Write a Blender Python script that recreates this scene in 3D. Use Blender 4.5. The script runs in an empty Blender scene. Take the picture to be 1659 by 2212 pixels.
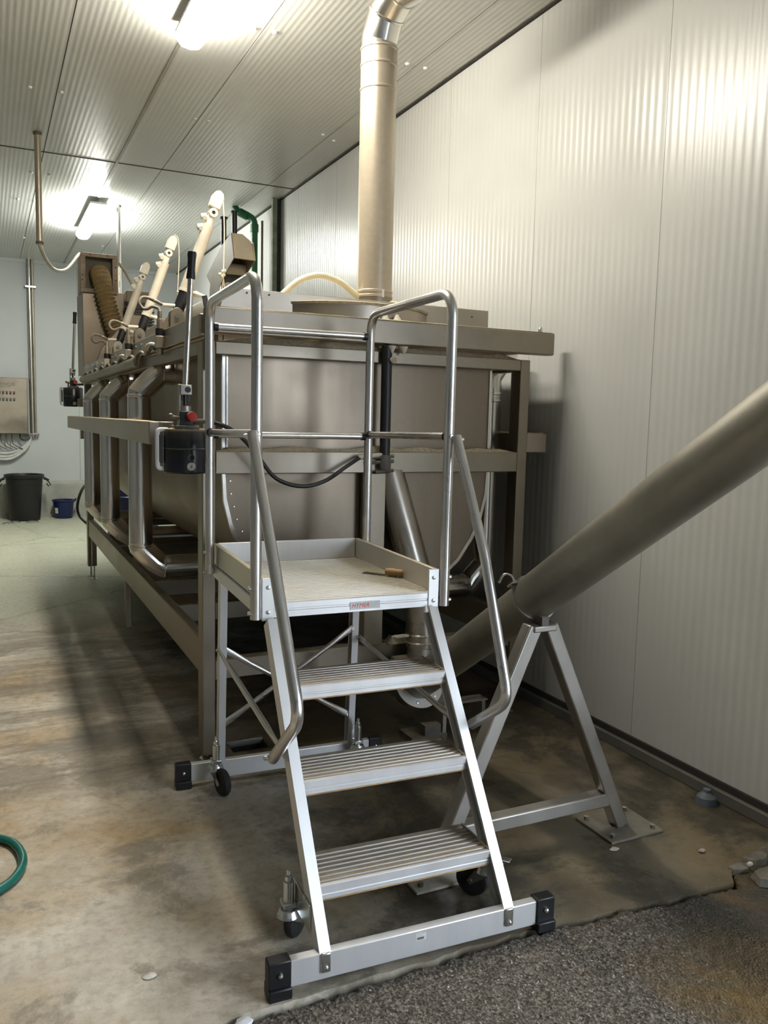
import bpy, math, random
from mathutils import Vector, Matrix, noise
random.seed(7)
PI = math.pi
SC = bpy.context.scene
COL = SC.collection

# ------------------------------------------------------------------ camera
FPX, YAW, PIT, ROL, HCAM = 1780.5, 0.44904, 0.111334, 0.022814, 1.6
def _cam():
    cy_, sy = math.cos(YAW), math.sin(YAW); cp, sp = math.cos(PIT), math.sin(PIT); cr, sr = math.cos(ROL), math.sin(ROL)
    Rz = Matrix(((cy_, -sy, 0), (sy, cy_, 0), (0, 0, 1)))
    B = Matrix(((1, 0, 0), (0, 0, -1), (0, 1, 0)))
    Rx = Matrix(((1, 0, 0), (0, cp, -sp), (0, sp, cp)))
    Rr = Matrix(((cr, -sr, 0), (sr, cr, 0), (0, 0, 1)))
    M = Rr @ Rx @ B @ Rz
    r, d, f = M[0], M[1], M[2]
    m = Matrix(((r[0], -d[0], -f[0], 0), (r[1], -d[1], -f[1], 0), (r[2], -d[2], -f[2], HCAM), (0, 0, 0, 1)))
    cd = bpy.data.cameras.new('camera'); cd.sensor_fit = 'VERTICAL'; cd.sensor_height = 36.0
    cd.lens = FPX / 2212 * 36; cd.clip_start = 0.05; cd.clip_end = 200
    o = bpy.data.objects.new('camera', cd); COL.objects.link(o); o.matrix_world = m; SC.camera = o
_cam()

# ------------------------------------------------------------------ world, exposure
LAMP_NEAR, LAMP_FAR, SKY = 114.0, 155.0, 10.5
SC.view_settings.view_transform = 'Standard'; SC.view_settings.look = 'None'
SC.view_settings.exposure = 0.0; SC.view_settings.gamma = 1.0; SC.view_settings.use_curve_mapping = False
cyc = SC.cycles; cyc.use_light_tree = False; cyc.max_bounces = 6; cyc.diffuse_bounces = 3; cyc.glossy_bounces = 3; cyc.transmission_bounces = 2; cyc.caustics_reflective = False; cyc.caustics_refractive = False; cyc.use_adaptive_sampling = True; cyc.adaptive_threshold = .025
w = bpy.data.worlds.new('overcast_sky'); SC.world = w; w.use_nodes = True
w.node_tree.nodes['Background'].inputs[0].default_value = (0.78, 0.88, 1.0, 1); w.node_tree.nodes['Background'].inputs[1].default_value = SKY

# ------------------------------------------------------------------ materials
def nm(name):
    m = bpy.data.materials.new(name); m.use_nodes = True
    return m, m.node_tree.nodes, m.node_tree.links, m.node_tree.nodes['Principled BSDF']
def nd(N, t, **k):
    n = N.new(t)
    for a, b in k.items():
        if a in n.inputs.keys() if isinstance(a, str) else False: n.inputs[a].default_value = b
        else: setattr(n, a, b)
    return n
def noi(N, L, scale, detail=4, rough=.55, dist=0, vec=None):
    n = N.new('ShaderNodeTexNoise'); n.inputs['Scale'].default_value = scale; n.inputs['Detail'].default_value = detail
    n.inputs['Roughness'].default_value = rough; n.inputs['Distortion'].default_value = dist
    if vec is not None: L.new(vec, n.inputs['Vector'])
    return n
def ramp(N, L, fac, stops):
    r = N.new('ShaderNodeValToRGB'); e = r.color_ramp.elements
    while len(e) < len(stops): e.new(0.5)
    for i, (p, c) in enumerate(stops):
        e[i].position = p; e[i].color = (c, c, c, 1) if isinstance(c, (int, float)) else (*c, 1)
    L.new(fac, r.inputs[0]); return r
def mixc(N, L, fac, a, b, mode='MIX'):
    m = N.new('ShaderNodeMix'); m.data_type = 'RGBA'; m.blend_type = mode
    for s, v in ((m.inputs[0], fac), (m.inputs[6], a), (m.inputs[7], b)):
        if hasattr(v, 'links') or hasattr(v, 'is_linked'): L.new(v, s)
        elif isinstance(v, (int, float)): s.default_value = v
        else: s.default_value = (*v, 1)
    return m.outputs[2]
def mth(N, L, op, a, b=None, clamp=False):
    m = N.new('ShaderNodeMath'); m.operation = op; m.use_clamp = clamp
    for s, v in ((m.inputs[0], a), (m.inputs[1], b)):
        if v is None: continue
        if hasattr(v, 'is_linked'): L.new(v, s)
        else: s.default_value = v
    return m.outputs[0]
def pos(N):
    return N.new('ShaderNodeNewGeometry').outputs['Position']
def bump(N, L, bs, h, strength=.3, dist=.01):
    b = N.new('ShaderNodeBump'); b.inputs['Strength'].default_value = strength; b.inputs['Distance'].default_value = dist
    L.new(h, b.inputs['Height']); L.new(b.outputs[0], bs.inputs['Normal'])

DUST = (0.42, 0.345, 0.235)
def metal(name, col, rough=.32, dust=0., film=.0, var=.12, metallic=1.0, dustcol=DUST, streak=None, scale=3.):
    m, N, L, b = nm(name); P = pos(N)
    n1 = noi(N, L, scale, 3, .6, 0, P); n2 = noi(N, L, 38, 2, .6, 0, P)
    vec = P
    if streak:
        mp = N.new('ShaderNodeMapping'); L.new(P, mp.inputs[0]); mp.inputs['Scale'].default_value = streak
        ns = noi(N, L, 1., 3, .6, 0, mp.outputs[0]); f = mth(N, L, 'MULTIPLY', mth(N, L, 'ADD', n1.outputs[0], ns.outputs[0]), .5)
    else: f = n1.outputs[0]
    lo = tuple(c * (1 - var) for c in col); hi = tuple(min(1, c * (1 + var)) for c in col)
    c = mixc(N, L, ramp(N, L, f, [(.3, 0.), (.7, 1.)]).outputs[0], lo, hi)
    rr = ramp(N, L, f, [(.25, max(.05, rough - .07)), (.75, rough + .09)])
    L.new(c, b.inputs['Base Color']); L.new(rr.outputs[0], b.inputs['Roughness']); b.inputs['Metallic'].default_value = metallic
    bump(N, L, b, n2.outputs[0], .04, .002)
    if dust or film:
        g = N.new('ShaderNodeNewGeometry'); s = N.new('ShaderNodeSeparateXYZ'); L.new(g.outputs['Normal'], s.inputs[0])
        up = ramp(N, L, s.outputs[2], [(.3, 0.), (.85, 1.)])
        nn = ramp(N, L, noi(N, L, 9, 3, .65, 0, P).outputs[0], [(.28, .35), (.6, 1.)])
        fu = mth(N, L, 'MULTIPLY', mth(N, L, 'MULTIPLY', up.outputs[0], nn.outputs[0]), dust)
        fl = mth(N, L, 'MULTIPLY', ramp(N, L, n1.outputs[0], [(.3, .35), (.7, 1.)]).outputs[0], film)
        fac = mth(N, L, 'MAXIMUM', fu, fl, True)
        d = N.new('ShaderNodeBsdfDiffuse'); 
        dc = mixc(N, L, n2.outputs[0], tuple(x * .75 for x in dustcol), tuple(min(1, x * 1.2) for x in dustcol)); L.new(dc, d.inputs[0])
        mx = N.new('ShaderNodeMixShader'); L.new(fac, mx.inputs[0]); L.new(b.outputs[0], mx.inputs[1]); L.new(d.outputs[0], mx.inputs[2])
        L.new(mx.outputs[0], N['Material Output'].inputs[0])
    return m
def plain(name, col, rough=.5, var=.12, scale=12, metallic=0, bmp=.0, spec=.5, dust=0., dustcol=DUST):
    m, N, L, b = nm(name); P = pos(N); n = noi(N, L, scale, 3, .6, 0, P)
    c = mixc(N, L, ramp(N, L, n.outputs[0], [(.3, 0.), (.7, 1.)]).outputs[0], tuple(x * (1 - var) for x in col), tuple(min(1, x * (1 + var)) for x in col))
    if dust:
        g = N.new('ShaderNodeNewGeometry'); s = N.new('ShaderNodeSeparateXYZ'); L.new(g.outputs['Normal'], s.inputs[0])
        fu = mth(N, L, 'MULTIPLY', ramp(N, L, s.outputs[2], [(.2, 0.), (.85, 1.)]).outputs[0], ramp(N, L, n.outputs[0], [(.3, .4 * dust), (.6, dust)]).outputs[0])
        c = mixc(N, L, fu, c, dustcol)
    L.new(c, b.inputs['Base Color']); b.inputs['Roughness'].default_value = rough; b.inputs['Metallic'].default_value = metallic
    b.inputs['Specular IOR Level'].default_value = spec
    if bmp: bump(N, L, b, n.outputs[0], bmp, .003)
    return m
def emis(name, col, st):
    m, N, L, b = nm(name); b.inputs['Base Color'].default_value = (*col, 1); b.inputs['Emission Color'].default_value = (*col, 1); b.inputs['Emission Strength'].default_value = st
    return m

M = {}
M['panel'] = plain('white_coated_panel', (.60, .61, .585), .3, .05, 1.2, 0, 0, .5)
M['panel_wall'] = plain('white_wall_panel', (.62, .625, .60), .3, .06, 1.0, 0, 0, .5)
M['farwall'] = plain('pale_far_panel', (.55, .575, .575), .42, .04, 1.0)
M['joint'] = plain('dark_joint_pit_shade', (.03, .028, .025), .8)
M['kerb'] = plain('grey_kerb', (.40, .40, .35), .7, .15, 3)
M['steel'] = metal('stainless_dusty', (.43, .385, .325), .36, .9, .22, .14)
M['steel_dark'] = metal('stainless_frame', (.31, .275, .225), .40, .9, .30, .16, dustcol=(.33, .285, .20))
M['steel_plate'] = metal('stainless_sheet', (.265, .22, .172), .38, .9, .36, .12, dustcol=(.24, .20, .145), streak=(14, 14, .8))
M['bright'] = metal('polished_stainless', (.72, .70, .66), .19, .45, .0, .05, streak=(10, 10, .6))
M['duct'] = metal('dusty_duct', (.55, .49, .40), .33, .8, .62, .03, scale=.8, dustcol=(.43, .37, .28))
M['auger'] = metal('dusty_auger_tube', (.38, .365, .32), .45, .75, .45, .2, dustcol=(.30, .275, .215))
M['trestle'] = metal('grey_galvanised', (.42, .40, .37), .42, .45, .25, .22, dustcol=(.33, .30, .25))
M['alu'] = metal('aluminium', (.80, .80, .80), .42, .0, .0, .05, metallic=.7, streak=(30, 3, 3))
M['alu_tube'] = metal('aluminium_tube', (.70, .69, .68), .29, .10, .02, .05, dustcol=(.5, .45, .37))
M['alu_tread'] = metal('aluminium_tread', (.50, .47, .43), .5, 1.0, .55, .12, metallic=.8, dustcol=(.335, .275, .20))
M['alu_deck'] = metal('aluminium_deck', (.66, .63, .58), .42, .95, .05, .1, dustcol=(.50, .435, .315))
M['zinc'] = metal('zinc_plated', (.66, .68, .68), .25, .2, .0, .1)
M['black'] = plain('black_plastic', (.009, .009, .010), .42, .3, 20)
M['black_paint'] = plain('black_paint', (.012, .014, .02), .28, .3, 8, 0, 0, .5, .75)
M['rubber'] = plain('black_rubber', (.02, .02, .02), .7, .4, 30, 0, .2)
M['dust'] = plain('tan_sawdust', (.47, .39, .265), .95, .22, 60, 0, .6)
M['cream'] = plain('cream_dusted_steel', (.60, .545, .44), .5, .14, 9, 0, 0, .4)
M['cream_rod'] = plain('cream_cap', (.70, .65, .54), .5, .1, 9)
M['rope'] = plain('beige_rope', (.66, .60, .46), .9, .15, 80)
M['hose_brown'] = plain('brown_ribbed_hose', (.33, .225, .10), .6, .2, 12, 0, 0, .4)
M['pinkrim'] = plain('sealant_rim', (.48, .38, .31), .8, .2, 14)
M['khaki'] = plain('khaki_hood_paint', (.33, .285, .205), .55, .1, 6)
M['green_pipe'] = plain('green_pipe', (.010, .115, .045), .4, .25, 8)
M['green_hose'] = plain('green_hose', (.008, .13, .105), .35, .25, 25)
M['moss'] = plain('mossy_channel', (.16, .18, .13), .7, .35, 8)
M['darkgreen'] = plain('dark_green_net', (.012, .03, .02), .8, .6, 40)
M['blue'] = plain('blue_bucket', (.006, .013, .075), .4, .2, 9)
M['white'] = plain('white_label', (.75, .75, .74), .6, .05)
M['red'] = plain('red_print', (.80, .10, .05), .5, .05)
M['redknob'] = plain('red_knob', (.55, .03, .015), .4, .1, 10, 0, 0, .5, 1.0, (.62, .54, .42))
M['greenlens'] = plain('green_lens', (.02, .085, .055), .25)
M['redlens'] = plain('red_lens', (.16, .01, .008), .25)
M['greyprint'] = plain('grey_print', (.13, .12, .11), .6)
M['cable_w'] = plain('pale_cable', (.62, .62, .60), .5)
M['hose_w'] = plain('cream_hose', (.72, .66, .47), .4, .08, 8)
M['wood'] = plain('worn_wood', (.40, .25, .11), .6, .3, 30)
M['blade'] = metal('rusty_blade', (.10, .085, .07), .5, .2, .4, .3, dustcol=(.12, .09, .06))
M['pipe_dull'] = metal('dirty_stainless_pipe', (.40, .37, .33), .30, .8, .25, .2, dustcol=(.27, .225, .165))
M['motor'] = plain('grey_motor', (.13, .12, .10), .6, .25, 20, 0, 0, .4, .9)
M['baseb'] = plain('grey_sill', (.135, .13, .115), .6, .2, 6)
M['trunk'] = plain('grey_trunking', (.36, .355, .33), .5, .15, 4)
M['lamp_n'] = emis('warm_tube_light', (1.0, .935, .81), LAMP_NEAR)
M['lamp_f'] = emis('cool_tube_light', (.98, 1.0, .93), LAMP_FAR)
M['outside'] = plain('outside_ground', (.34, .33, .31), .9)
M['plaster'] = plain('back_wall', (.34, .34, .33), .6)
M['rubble'] = plain('broken_concrete', (.16, .145, .115), .9, .35, 18, 0, .6)
M['chip'] = plain('pale_chip', (.62, .58, .50), .8, .2, 30)
M['plate_dirty'] = plain('dirty_plate', (.20, .185, .15), .55, .25, 10, .3)
M['bluegrey'] = plain('bluegrey_cap', (.12, .14, .17), .6)

def concrete():
    m, N, L, b = nm('stained_concrete'); P = pos(N)
    s = N.new('ShaderNodeSeparateXYZ'); L.new(P, s.inputs[0])
    big = noi(N, L, .9, 6, .66, .25, P); mid = noi(N, L, 3.0, 7, .70, 0, P); fine = noi(N, L, 26, 5, .7, 0, P); sp = noi(N, L, 120, 2, .5, 0, P)
    base = mixc(N, L, ramp(N, L, mid.outputs[0], [(.32, 0.), (.62, 1.)]).outputs[0], (.40, .345, .265), (.68, .62, .51))
    base = mixc(N, L, ramp(N, L, big.outputs[0], [(.46, 0.), (.60, .85)]).outputs[0], base, (.42, .285, .135))        # ochre stains
    mp = N.new('ShaderNodeMapping'); L.new(P, mp.inputs[0]); mp.inputs['Location'].default_value = (3.1, 7.7, 0)
    dk = noi(N, L, 1.6, 7, .72, .35, mp.outputs[0])
    base = mixc(N, L, ramp(N, L, dk.outputs[0], [(.50, 0.), (.57, .62)]).outputs[0], base, (.19, .16, .12))      # dark stains
    ms = N.new('ShaderNodeMapping'); L.new(P, ms.inputs[0]); ms.inputs['Scale'].default_value = (.55, 2.6, 1)
    st = noi(N, L, 1.3, 6, .72, 0, ms.outputs[0])
    ym = ramp(N, L, mth(N, L, 'MULTIPLY', s.outputs[1], .1), [(.30, 0.), (.40, 1.), (.62, 1.), (.70, .2)])
    base = mixc(N, L, mth(N, L, 'MULTIPLY', ramp(N, L, st.outputs[0], [(.45, 0.), (.58, .75)]).outputs[0], ym.outputs[0]), base, (.17, .14, .10))   # dark streaks
    def blot(x, y, rx, ry):
        dx = mth(N, L, 'MULTIPLY', mth(N, L, 'SUBTRACT', s.outputs[0], x), 1 / rx); dy = mth(N, L, 'MULTIPLY', mth(N, L, 'SUBTRACT', s.outputs[1], y), 1 / ry)
        d = mth(N, L, 'ADD', mth(N, L, 'MULTIPLY', dx, dx), mth(N, L, 'MULTIPLY', dy, dy))
        d = mth(N, L, 'ADD', d, mth(N, L, 'MULTIPLY', mth(N, L, 'SUBTRACT', dk.outputs[0], .5), 5.))
        return ramp(N, L, d, [(.35, .75), (.95, 0.)]).outputs[0]
    base = mixc(N, L, blot(.50, 4.08, .22, .24), base, (.17, .15, .12))
    base = mixc(N, L, blot(.22, 6.1, .25, .12), base, (.26, .21, .15))
    base = mixc(N, L, mth(N, L, 'MULTIPLY', blot(.78, 2.75, .14, .5), .5), base, (.24, .17, .09))  # shadow on the floor by the ladder, painted into the colour
    # grimy, damp strip with shade painted in, where the machine stands and along the wall, ragged edge
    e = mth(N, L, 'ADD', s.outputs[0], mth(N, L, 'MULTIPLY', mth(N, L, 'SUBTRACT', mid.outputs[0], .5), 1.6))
    wet_shade = ramp(N, L, mth(N, L, 'MULTIPLY', e, .33), [(.24, 0.), (.44, 1.)])
    base = mixc(N, L, mth(N, L, 'MULTIPLY', wet_shade.outputs[0], .86), base, mixc(N, L, ramp(N, L, mid.outputs[0], [(.35, 0.), (.65, 1.)]).outputs[0], (.030, .026, .016), (.13, .098, .046)))
    base = mixc(N, L, mth(N, L, 'MULTIPLY', mth(N, L, 'MULTIPLY', wet_shade.outputs[0], ramp(N, L, dk.outputs[0], [(.47, 0.), (.56, 1.)]).outputs[0]), .75), base, (.032, .030, .022))
    # green-grey coated floor further back
    y = mth(N, L, 'ADD', s.outputs[1], mth(N, L, 'MULTIPLY', mth(N, L, 'SUBTRACT', mid.outputs[0], .5), 1.2))
    far = ramp(N, L, mth(N, L, 'MULTIPLY', y, .1), [(.60, 0.), (.72, 1.)])
    base = mixc(N, L, mth(N, L, 'MULTIPLY', far.outputs[0], .9), base, mixc(N, L, big.outputs[0], (.46, .47, .34), (.58, .59, .46)))
    # cracks
    vo = N.new('ShaderNodeTexVoronoi'); vo.feature = 'DISTANCE_TO_EDGE'; vo.inputs['Scale'].default_value = .55
    wv = N.new('ShaderNodeMix'); wv.data_type = 'RGBA'; wv.inputs[0].default_value = .18; L.new(P, wv.inputs[6]); L.new(mid.outputs[1], wv.inputs[7]); L.new(wv.outputs[2], vo.inputs['Vector'])
    ck = ramp(N, L, vo.outputs[0], [(.0, 1.), (.009, 0.)])
    base = mixc(N, L, mth(N, L, 'MULTIPLY', ck.outputs[0], mth(N, L, 'MULTIPLY', mid.outputs[0], .7)), base, (.07, .06, .045))
    base = mixc(N, L, ramp(N, L, fine.outputs[0], [(.36, .3), (.54, 0.)]).outputs[0], base, (.12, .10, .075))
    base = mixc(N, L, ramp(N, L, sp.outputs[0], [(.71, 0.), (.75, .6)]).outputs[0], base, (.62, .58, .5))
    L.new(base, b.inputs['Base Color'])
    rg = ramp(N, L, mid.outputs[0], [(.35, .38), (.65, .72)]); L.new(rg.outputs[0], b.inputs['Roughness'])
    h = mth(N, L, 'ADD', mth(N, L, 'MULTIPLY', fine.outputs[0], .5), mth(N, L, 'MULTIPLY', ck.outputs[0], -1.))
    bump(N, L, b, h, .25, .006); return m
M['concrete'] = concrete()
def asphalt():
    m, N, L, b = nm('coarse_aggregate'); P = pos(N); s = N.new('ShaderNodeSeparateXYZ'); L.new(P, s.inputs[0])
    v = N.new('ShaderNodeTexVoronoi'); v.inputs['Scale'].default_value = 125; L.new(P, v.inputs['Vector'])
    n = noi(N, L, 120, 5, .7, .2, P); big = noi(N, L, 1.6, 5, .6, .6, P)
    c = mixc(N, L, ramp(N, L, v.outputs[1], [(.2, 0.), (.9, 1.)]).outputs[0], (.13, .105, .078), (.42, .36, .285))
    c = mixc(N, L, ramp(N, L, n.outputs[0], [(.40, .85), (.56, 0.)]).outputs[0], c, (.022, .018, .014))
    wn = noi(N, L, 70, 2, .5, 0, P); c = mixc(N, L, ramp(N, L, wn.outputs[0], [(.68, 0.), (.71, .9)]).outputs[0], c, (.72, .70, .66))
    x = mth(N, L, 'ADD', s.outputs[0], mth(N, L, 'MULTIPLY', mth(N, L, 'SUBTRACT', big.outputs[0], .5), 1.2))
    k = ramp(N, L, mth(N, L, 'MULTIPLY', x, .33), [(.56, 0.), (.66, 1.)])
    c2 = mixc(N, L, ramp(N, L, big.outputs[0], [(.42, 0.), (.62, 1.)]).outputs[0], (.060, .052, .036), (.20, .12, .03))
    c = mixc(N, L, mth(N, L, 'MULTIPLY', k.outputs[0], .85), c, c2)
    L.new(c, b.inputs['Base Color']); b.inputs['Roughness'].default_value = .85
    bump(N, L, b, mth(N, L, 'ADD', n.outputs[0], v.outputs[0]), .9, .012); return m
M['asphalt'] = asphalt()

# ------------------------------------------------------------------ mesh builder
ORG = Vector((0, 0, 0))
class MB:
    def __init__(s): s.v = []; s.f = []
    def add(s, vs, fs):
        o = len(s.v); s.v += [Vector(p) for p in vs]; s.f += [tuple(i + o for i in f) for f in fs]; return s
    def box(s, x0, x1, y0, y1, z0, z1):
        return s.add([(x0, y0, z0), (x1, y0, z0), (x1, y1, z0), (x0, y1, z0), (x0, y0, z1), (x1, y0, z1), (x1, y1, z1), (x0, y1, z1)],
                     [(0, 3, 2, 1), (4, 5, 6, 7), (0, 1, 5, 4), (1, 2, 6, 5), (2, 3, 7, 6), (3, 0, 4, 7)])
    def bar(s, p, q, w, h, up=(0, 0, 1)):
        p, q, up = Vector(p), Vector(q), Vector(up); d = (q - p).normalized(); a = d.cross(up).normalized(); b = a.cross(d)
        vs = [c + a * (i * w / 2) + b * (j * h / 2) for c in (p, q) for i, j in ((-1, -1), (1, -1), (1, 1), (-1, 1))]
        return s.add(vs, [(3, 2, 1, 0), (4, 5, 6, 7), (0, 1, 5, 4), (1, 2, 6, 5), (2, 3, 7, 6), (3, 0, 4, 7)])
    def tube(s, path, r, n=12, caps=True, rs=None):
        P = [Vector(p) for p in path]; k = len(P); T = []
        for i in range(k):
            t = (P[min(i + 1, k - 1)] - P[max(i - 1, 0)]); T.append(t.normalized())
        a = T[0].orthogonal().normalized(); vs = []; fs = []
        for i in range(k):
            a = (a - T[i] * a.dot(T[i])).normalized(); b = T[i].cross(a); R = rs[i] if rs else r
            sc = 1.0
            if 0 < i < k - 1:
                c = (P[i] - P[i - 1]).normalized().dot((P[i + 1] - P[i]).normalized()); sc = 1 / max(.5, math.sqrt(max(.0, (1 + c) / 2)))
            for j in range(n):
                an = 2 * PI * j / n; vs.append(P[i] + (a * math.cos(an) + b * math.sin(an)) * R)
        for i in range(k - 1):
            for j in range(n):
                fs.append((i * n + j, i * n + (j + 1) % n, (i + 1) * n + (j + 1) % n, (i + 1) * n + j))
        if caps: fs.append(tuple(range(n - 1, -1, -1))); fs.append(tuple(range((k - 1) * n, k * n)))
        return s.add(vs, fs)
    def cyl(s, p, q, r0, r1=None, n=20): return s.tube([p, q], r0, n, True, [r0, r0 if r1 is None else r1])
    def rev(s, prof, c=(0, 0, 0), ax=(0, 0, 1), n=24):
        c, ax = Vector(c), Vector(ax).normalized(); a = ax.orthogonal().normalized(); b = ax.cross(a); vs = []; fs = []
        for r, z in prof:
            for j in range(n):
                an = 2 * PI * j / n; vs.append(c + ax * z + (a * math.cos(an) + b * math.sin(an)) * r)
        k = len(prof)
        for i in range(k - 1):
            for j in range(n): fs.append((i * n + j, i * n + (j + 1) % n, (i + 1) * n + (j + 1) % n, (i + 1) * n + j))
        if prof[0][0] > 1e-5 : fs.append(tuple(range(n - 1, -1, -1)))
        if prof[-1][0] > 1e-5: fs.append(tuple(range((k - 1) * n, k * n)))
        return s.add(vs, fs)
    def ring(s, c, ax, ro, ri, t, n=32):
        return s.rev_open([(ri, -t / 2), (ro, -t / 2), (ro, t / 2), (ri, t / 2), (ri, -t / 2)], c, ax, n)
    def rev_open(s, prof, c, ax, n=24):
        c, ax = Vector(c), Vector(ax).normalized(); a = ax.orthogonal().normalized(); b = ax.cross(a); vs = []; fs = []
        for r, z in prof:
            for j in range(n):
                an = 2 * PI * j / n; vs.append(c + ax * z + (a * math.cos(an) + b * math.sin(an)) * r)
        for i in range(len(prof) - 1):
            for j in range(n): fs.append((i * n + j, i * n + (j + 1) % n, (i + 1) * n + (j + 1) % n, (i + 1) * n + j))
        return s.add(vs, fs)
    def prism(s, poly, fn, t0, t1):
        """poly: list of 2d points; fn(a,b,t)->3d"""
        n = len(poly); vs = [fn(a, b, t0) for a, b in poly] + [fn(a, b, t1) for a, b in poly]
        fs = [tuple(range(n - 1, -1, -1)), tuple(range(n, 2 * n))] + [(i, (i + 1) % n, n + (i + 1) % n, n + i) for i in range(n)]
        return s.add(vs, fs)
    def sheet(s, poly, fn, t0, t1):
        n = len(poly); vs = [fn(a, b, t0) for a, b in poly] + [fn(a, b, t1) for a, b in poly]
        return s.add(vs, [(i, i + 1, n + i + 1, n + i) for i in range(n - 1)])
    def build(s, name, mat, parent=None, label=None, bevel=0., org=None, angle=35, kind=None):
        o_ = ORG if org is None else Vector(org)
        me = bpy.data.meshes.new(name); me.from_pydata([v - o_ for v in s.v], [], s.f); me.update()
        import bmesh
        bm = bmesh.new(); bm.from_mesh(me); bmesh.ops.recalc_face_normals(bm, faces=bm.faces); bm.to_mesh(me); bm.free()
        me.polygons.foreach_set('use_smooth', [True] * len(me.polygons)); me.set_sharp_from_angle(angle=math.radians(angle))
        me.materials.append(M[mat] if isinstance(mat, str) else mat)
        o = bpy.data.objects.new(name, me); COL.objects.link(o)
        if parent is not None: o.parent = parent
        if label: o['label'] = label
        if kind: o['kind'] = kind
        if bevel:
            bv = o.modifiers.new('bevel', 'BEVEL'); bv.width = bevel; bv.segments = 2; bv.limit_method = 'ANGLE'; bv.harden_normals = False
        return o
def thing(name, label, cat, loc=(0, 0, 0), rz=0., group=None):
    global ORG
    o = bpy.data.objects.new(name, None); COL.objects.link(o); o.empty_display_size = .1
    o.location = loc; o.rotation_euler = (0, 0, rz); o['label'] = label; o['category'] = cat
    if group: o['group'] = group
    ORG = Vector((0, 0, 0)) if rz else Vector(loc)
    return o
def solo(mb, name, mat, label, cat, group=None, bevel=0., **k):
    xs = [v.x for v in mb.v]; ys = [v.y for v in mb.v]; zs = [v.z for v in mb.v]
    c = Vector(((min(xs) + max(xs)) / 2, (min(ys) + max(ys)) / 2, min(zs)))
    o = mb.build(name, mat, None, None, bevel, c, **k); o.location = c; o['label'] = label; o['category'] = cat
    if group: o['group'] = group
    return o
def struct(mb, name, mat, label=None, bevel=0., **k):
    o = mb.build(name, mat, None, label, bevel, (0, 0, 0), **k); o['kind'] = 'structure'; return o
def fil(pts, rad, n=6):
    P = [Vector(p) for p in pts]; out = [P[0]]
    for i in range(1, len(P) - 1):
        r = rad[i - 1] if isinstance(rad, (list, tuple)) else rad
        a = (P[i - 1] - P[i]); b = (P[i + 1] - P[i]); an = a.angle(b); d = min(r / math.tan(an / 2), a.length * .49, b.length * .49)
        p0 = P[i] + a.normalized() * d; p1 = P[i] + b.normalized() * d
        for k in range(n + 1):
            t = k / n; out.append(p0 * (1 - t) ** 2 + P[i] * 2 * t * (1 - t) + p1 * t ** 2)
    out.append(P[-1]); return out
def spline(pts, n=8):
    P = [Vector(p) for p in pts]; P = [P[0] * 2 - P[1]] + P + [P[-1] * 2 - P[-2]]; out = []
    for i in range(1, len(P) - 2):
        for k in range(n):
            t = k / n; a, b, c, d = P[i - 1], P[i], P[i + 1], P[i + 2]
            out.append(.5 * ((2 * b) + (c - a) * t + (2 * a - 5 * b + 4 * c - d) * t * t + (3 * b - a - 3 * c + d) * t ** 3))
    out.append(P[-2]); return out
def copy_tree(o, parent=None, loc=None, label=None):
    c = o.copy(); COL.objects.link(c); c.parent = parent
    if loc is not None: c.location = loc
    if label: c['label'] = label
    for ch in list(o.children): copy_tree(ch, c)
    return c
XYZ = lambda a, b, t: (a, b, t)

# ================================================================== SETTING
WX, CZ, FY, BY, LX = 2.82, 3.85, 13.7, -3.2, -7.2
def yedge(x):
    y = 2.0 if x < 1.5 else 2.0 - (x - 1.5) * .085
    y += .016 * noise.noise(Vector((x * 9, 0, 0))) + .010 * noise.noise(Vector((x * 31, 3, 0)))
    if 2.33 < x < 2.72: y += .10 * min(1, (x - 2.33) * 9) * min(1, (2.72 - x) * 9) + .03 * noise.noise(Vector((x * 16, 9, 0)))
    return y
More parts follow.
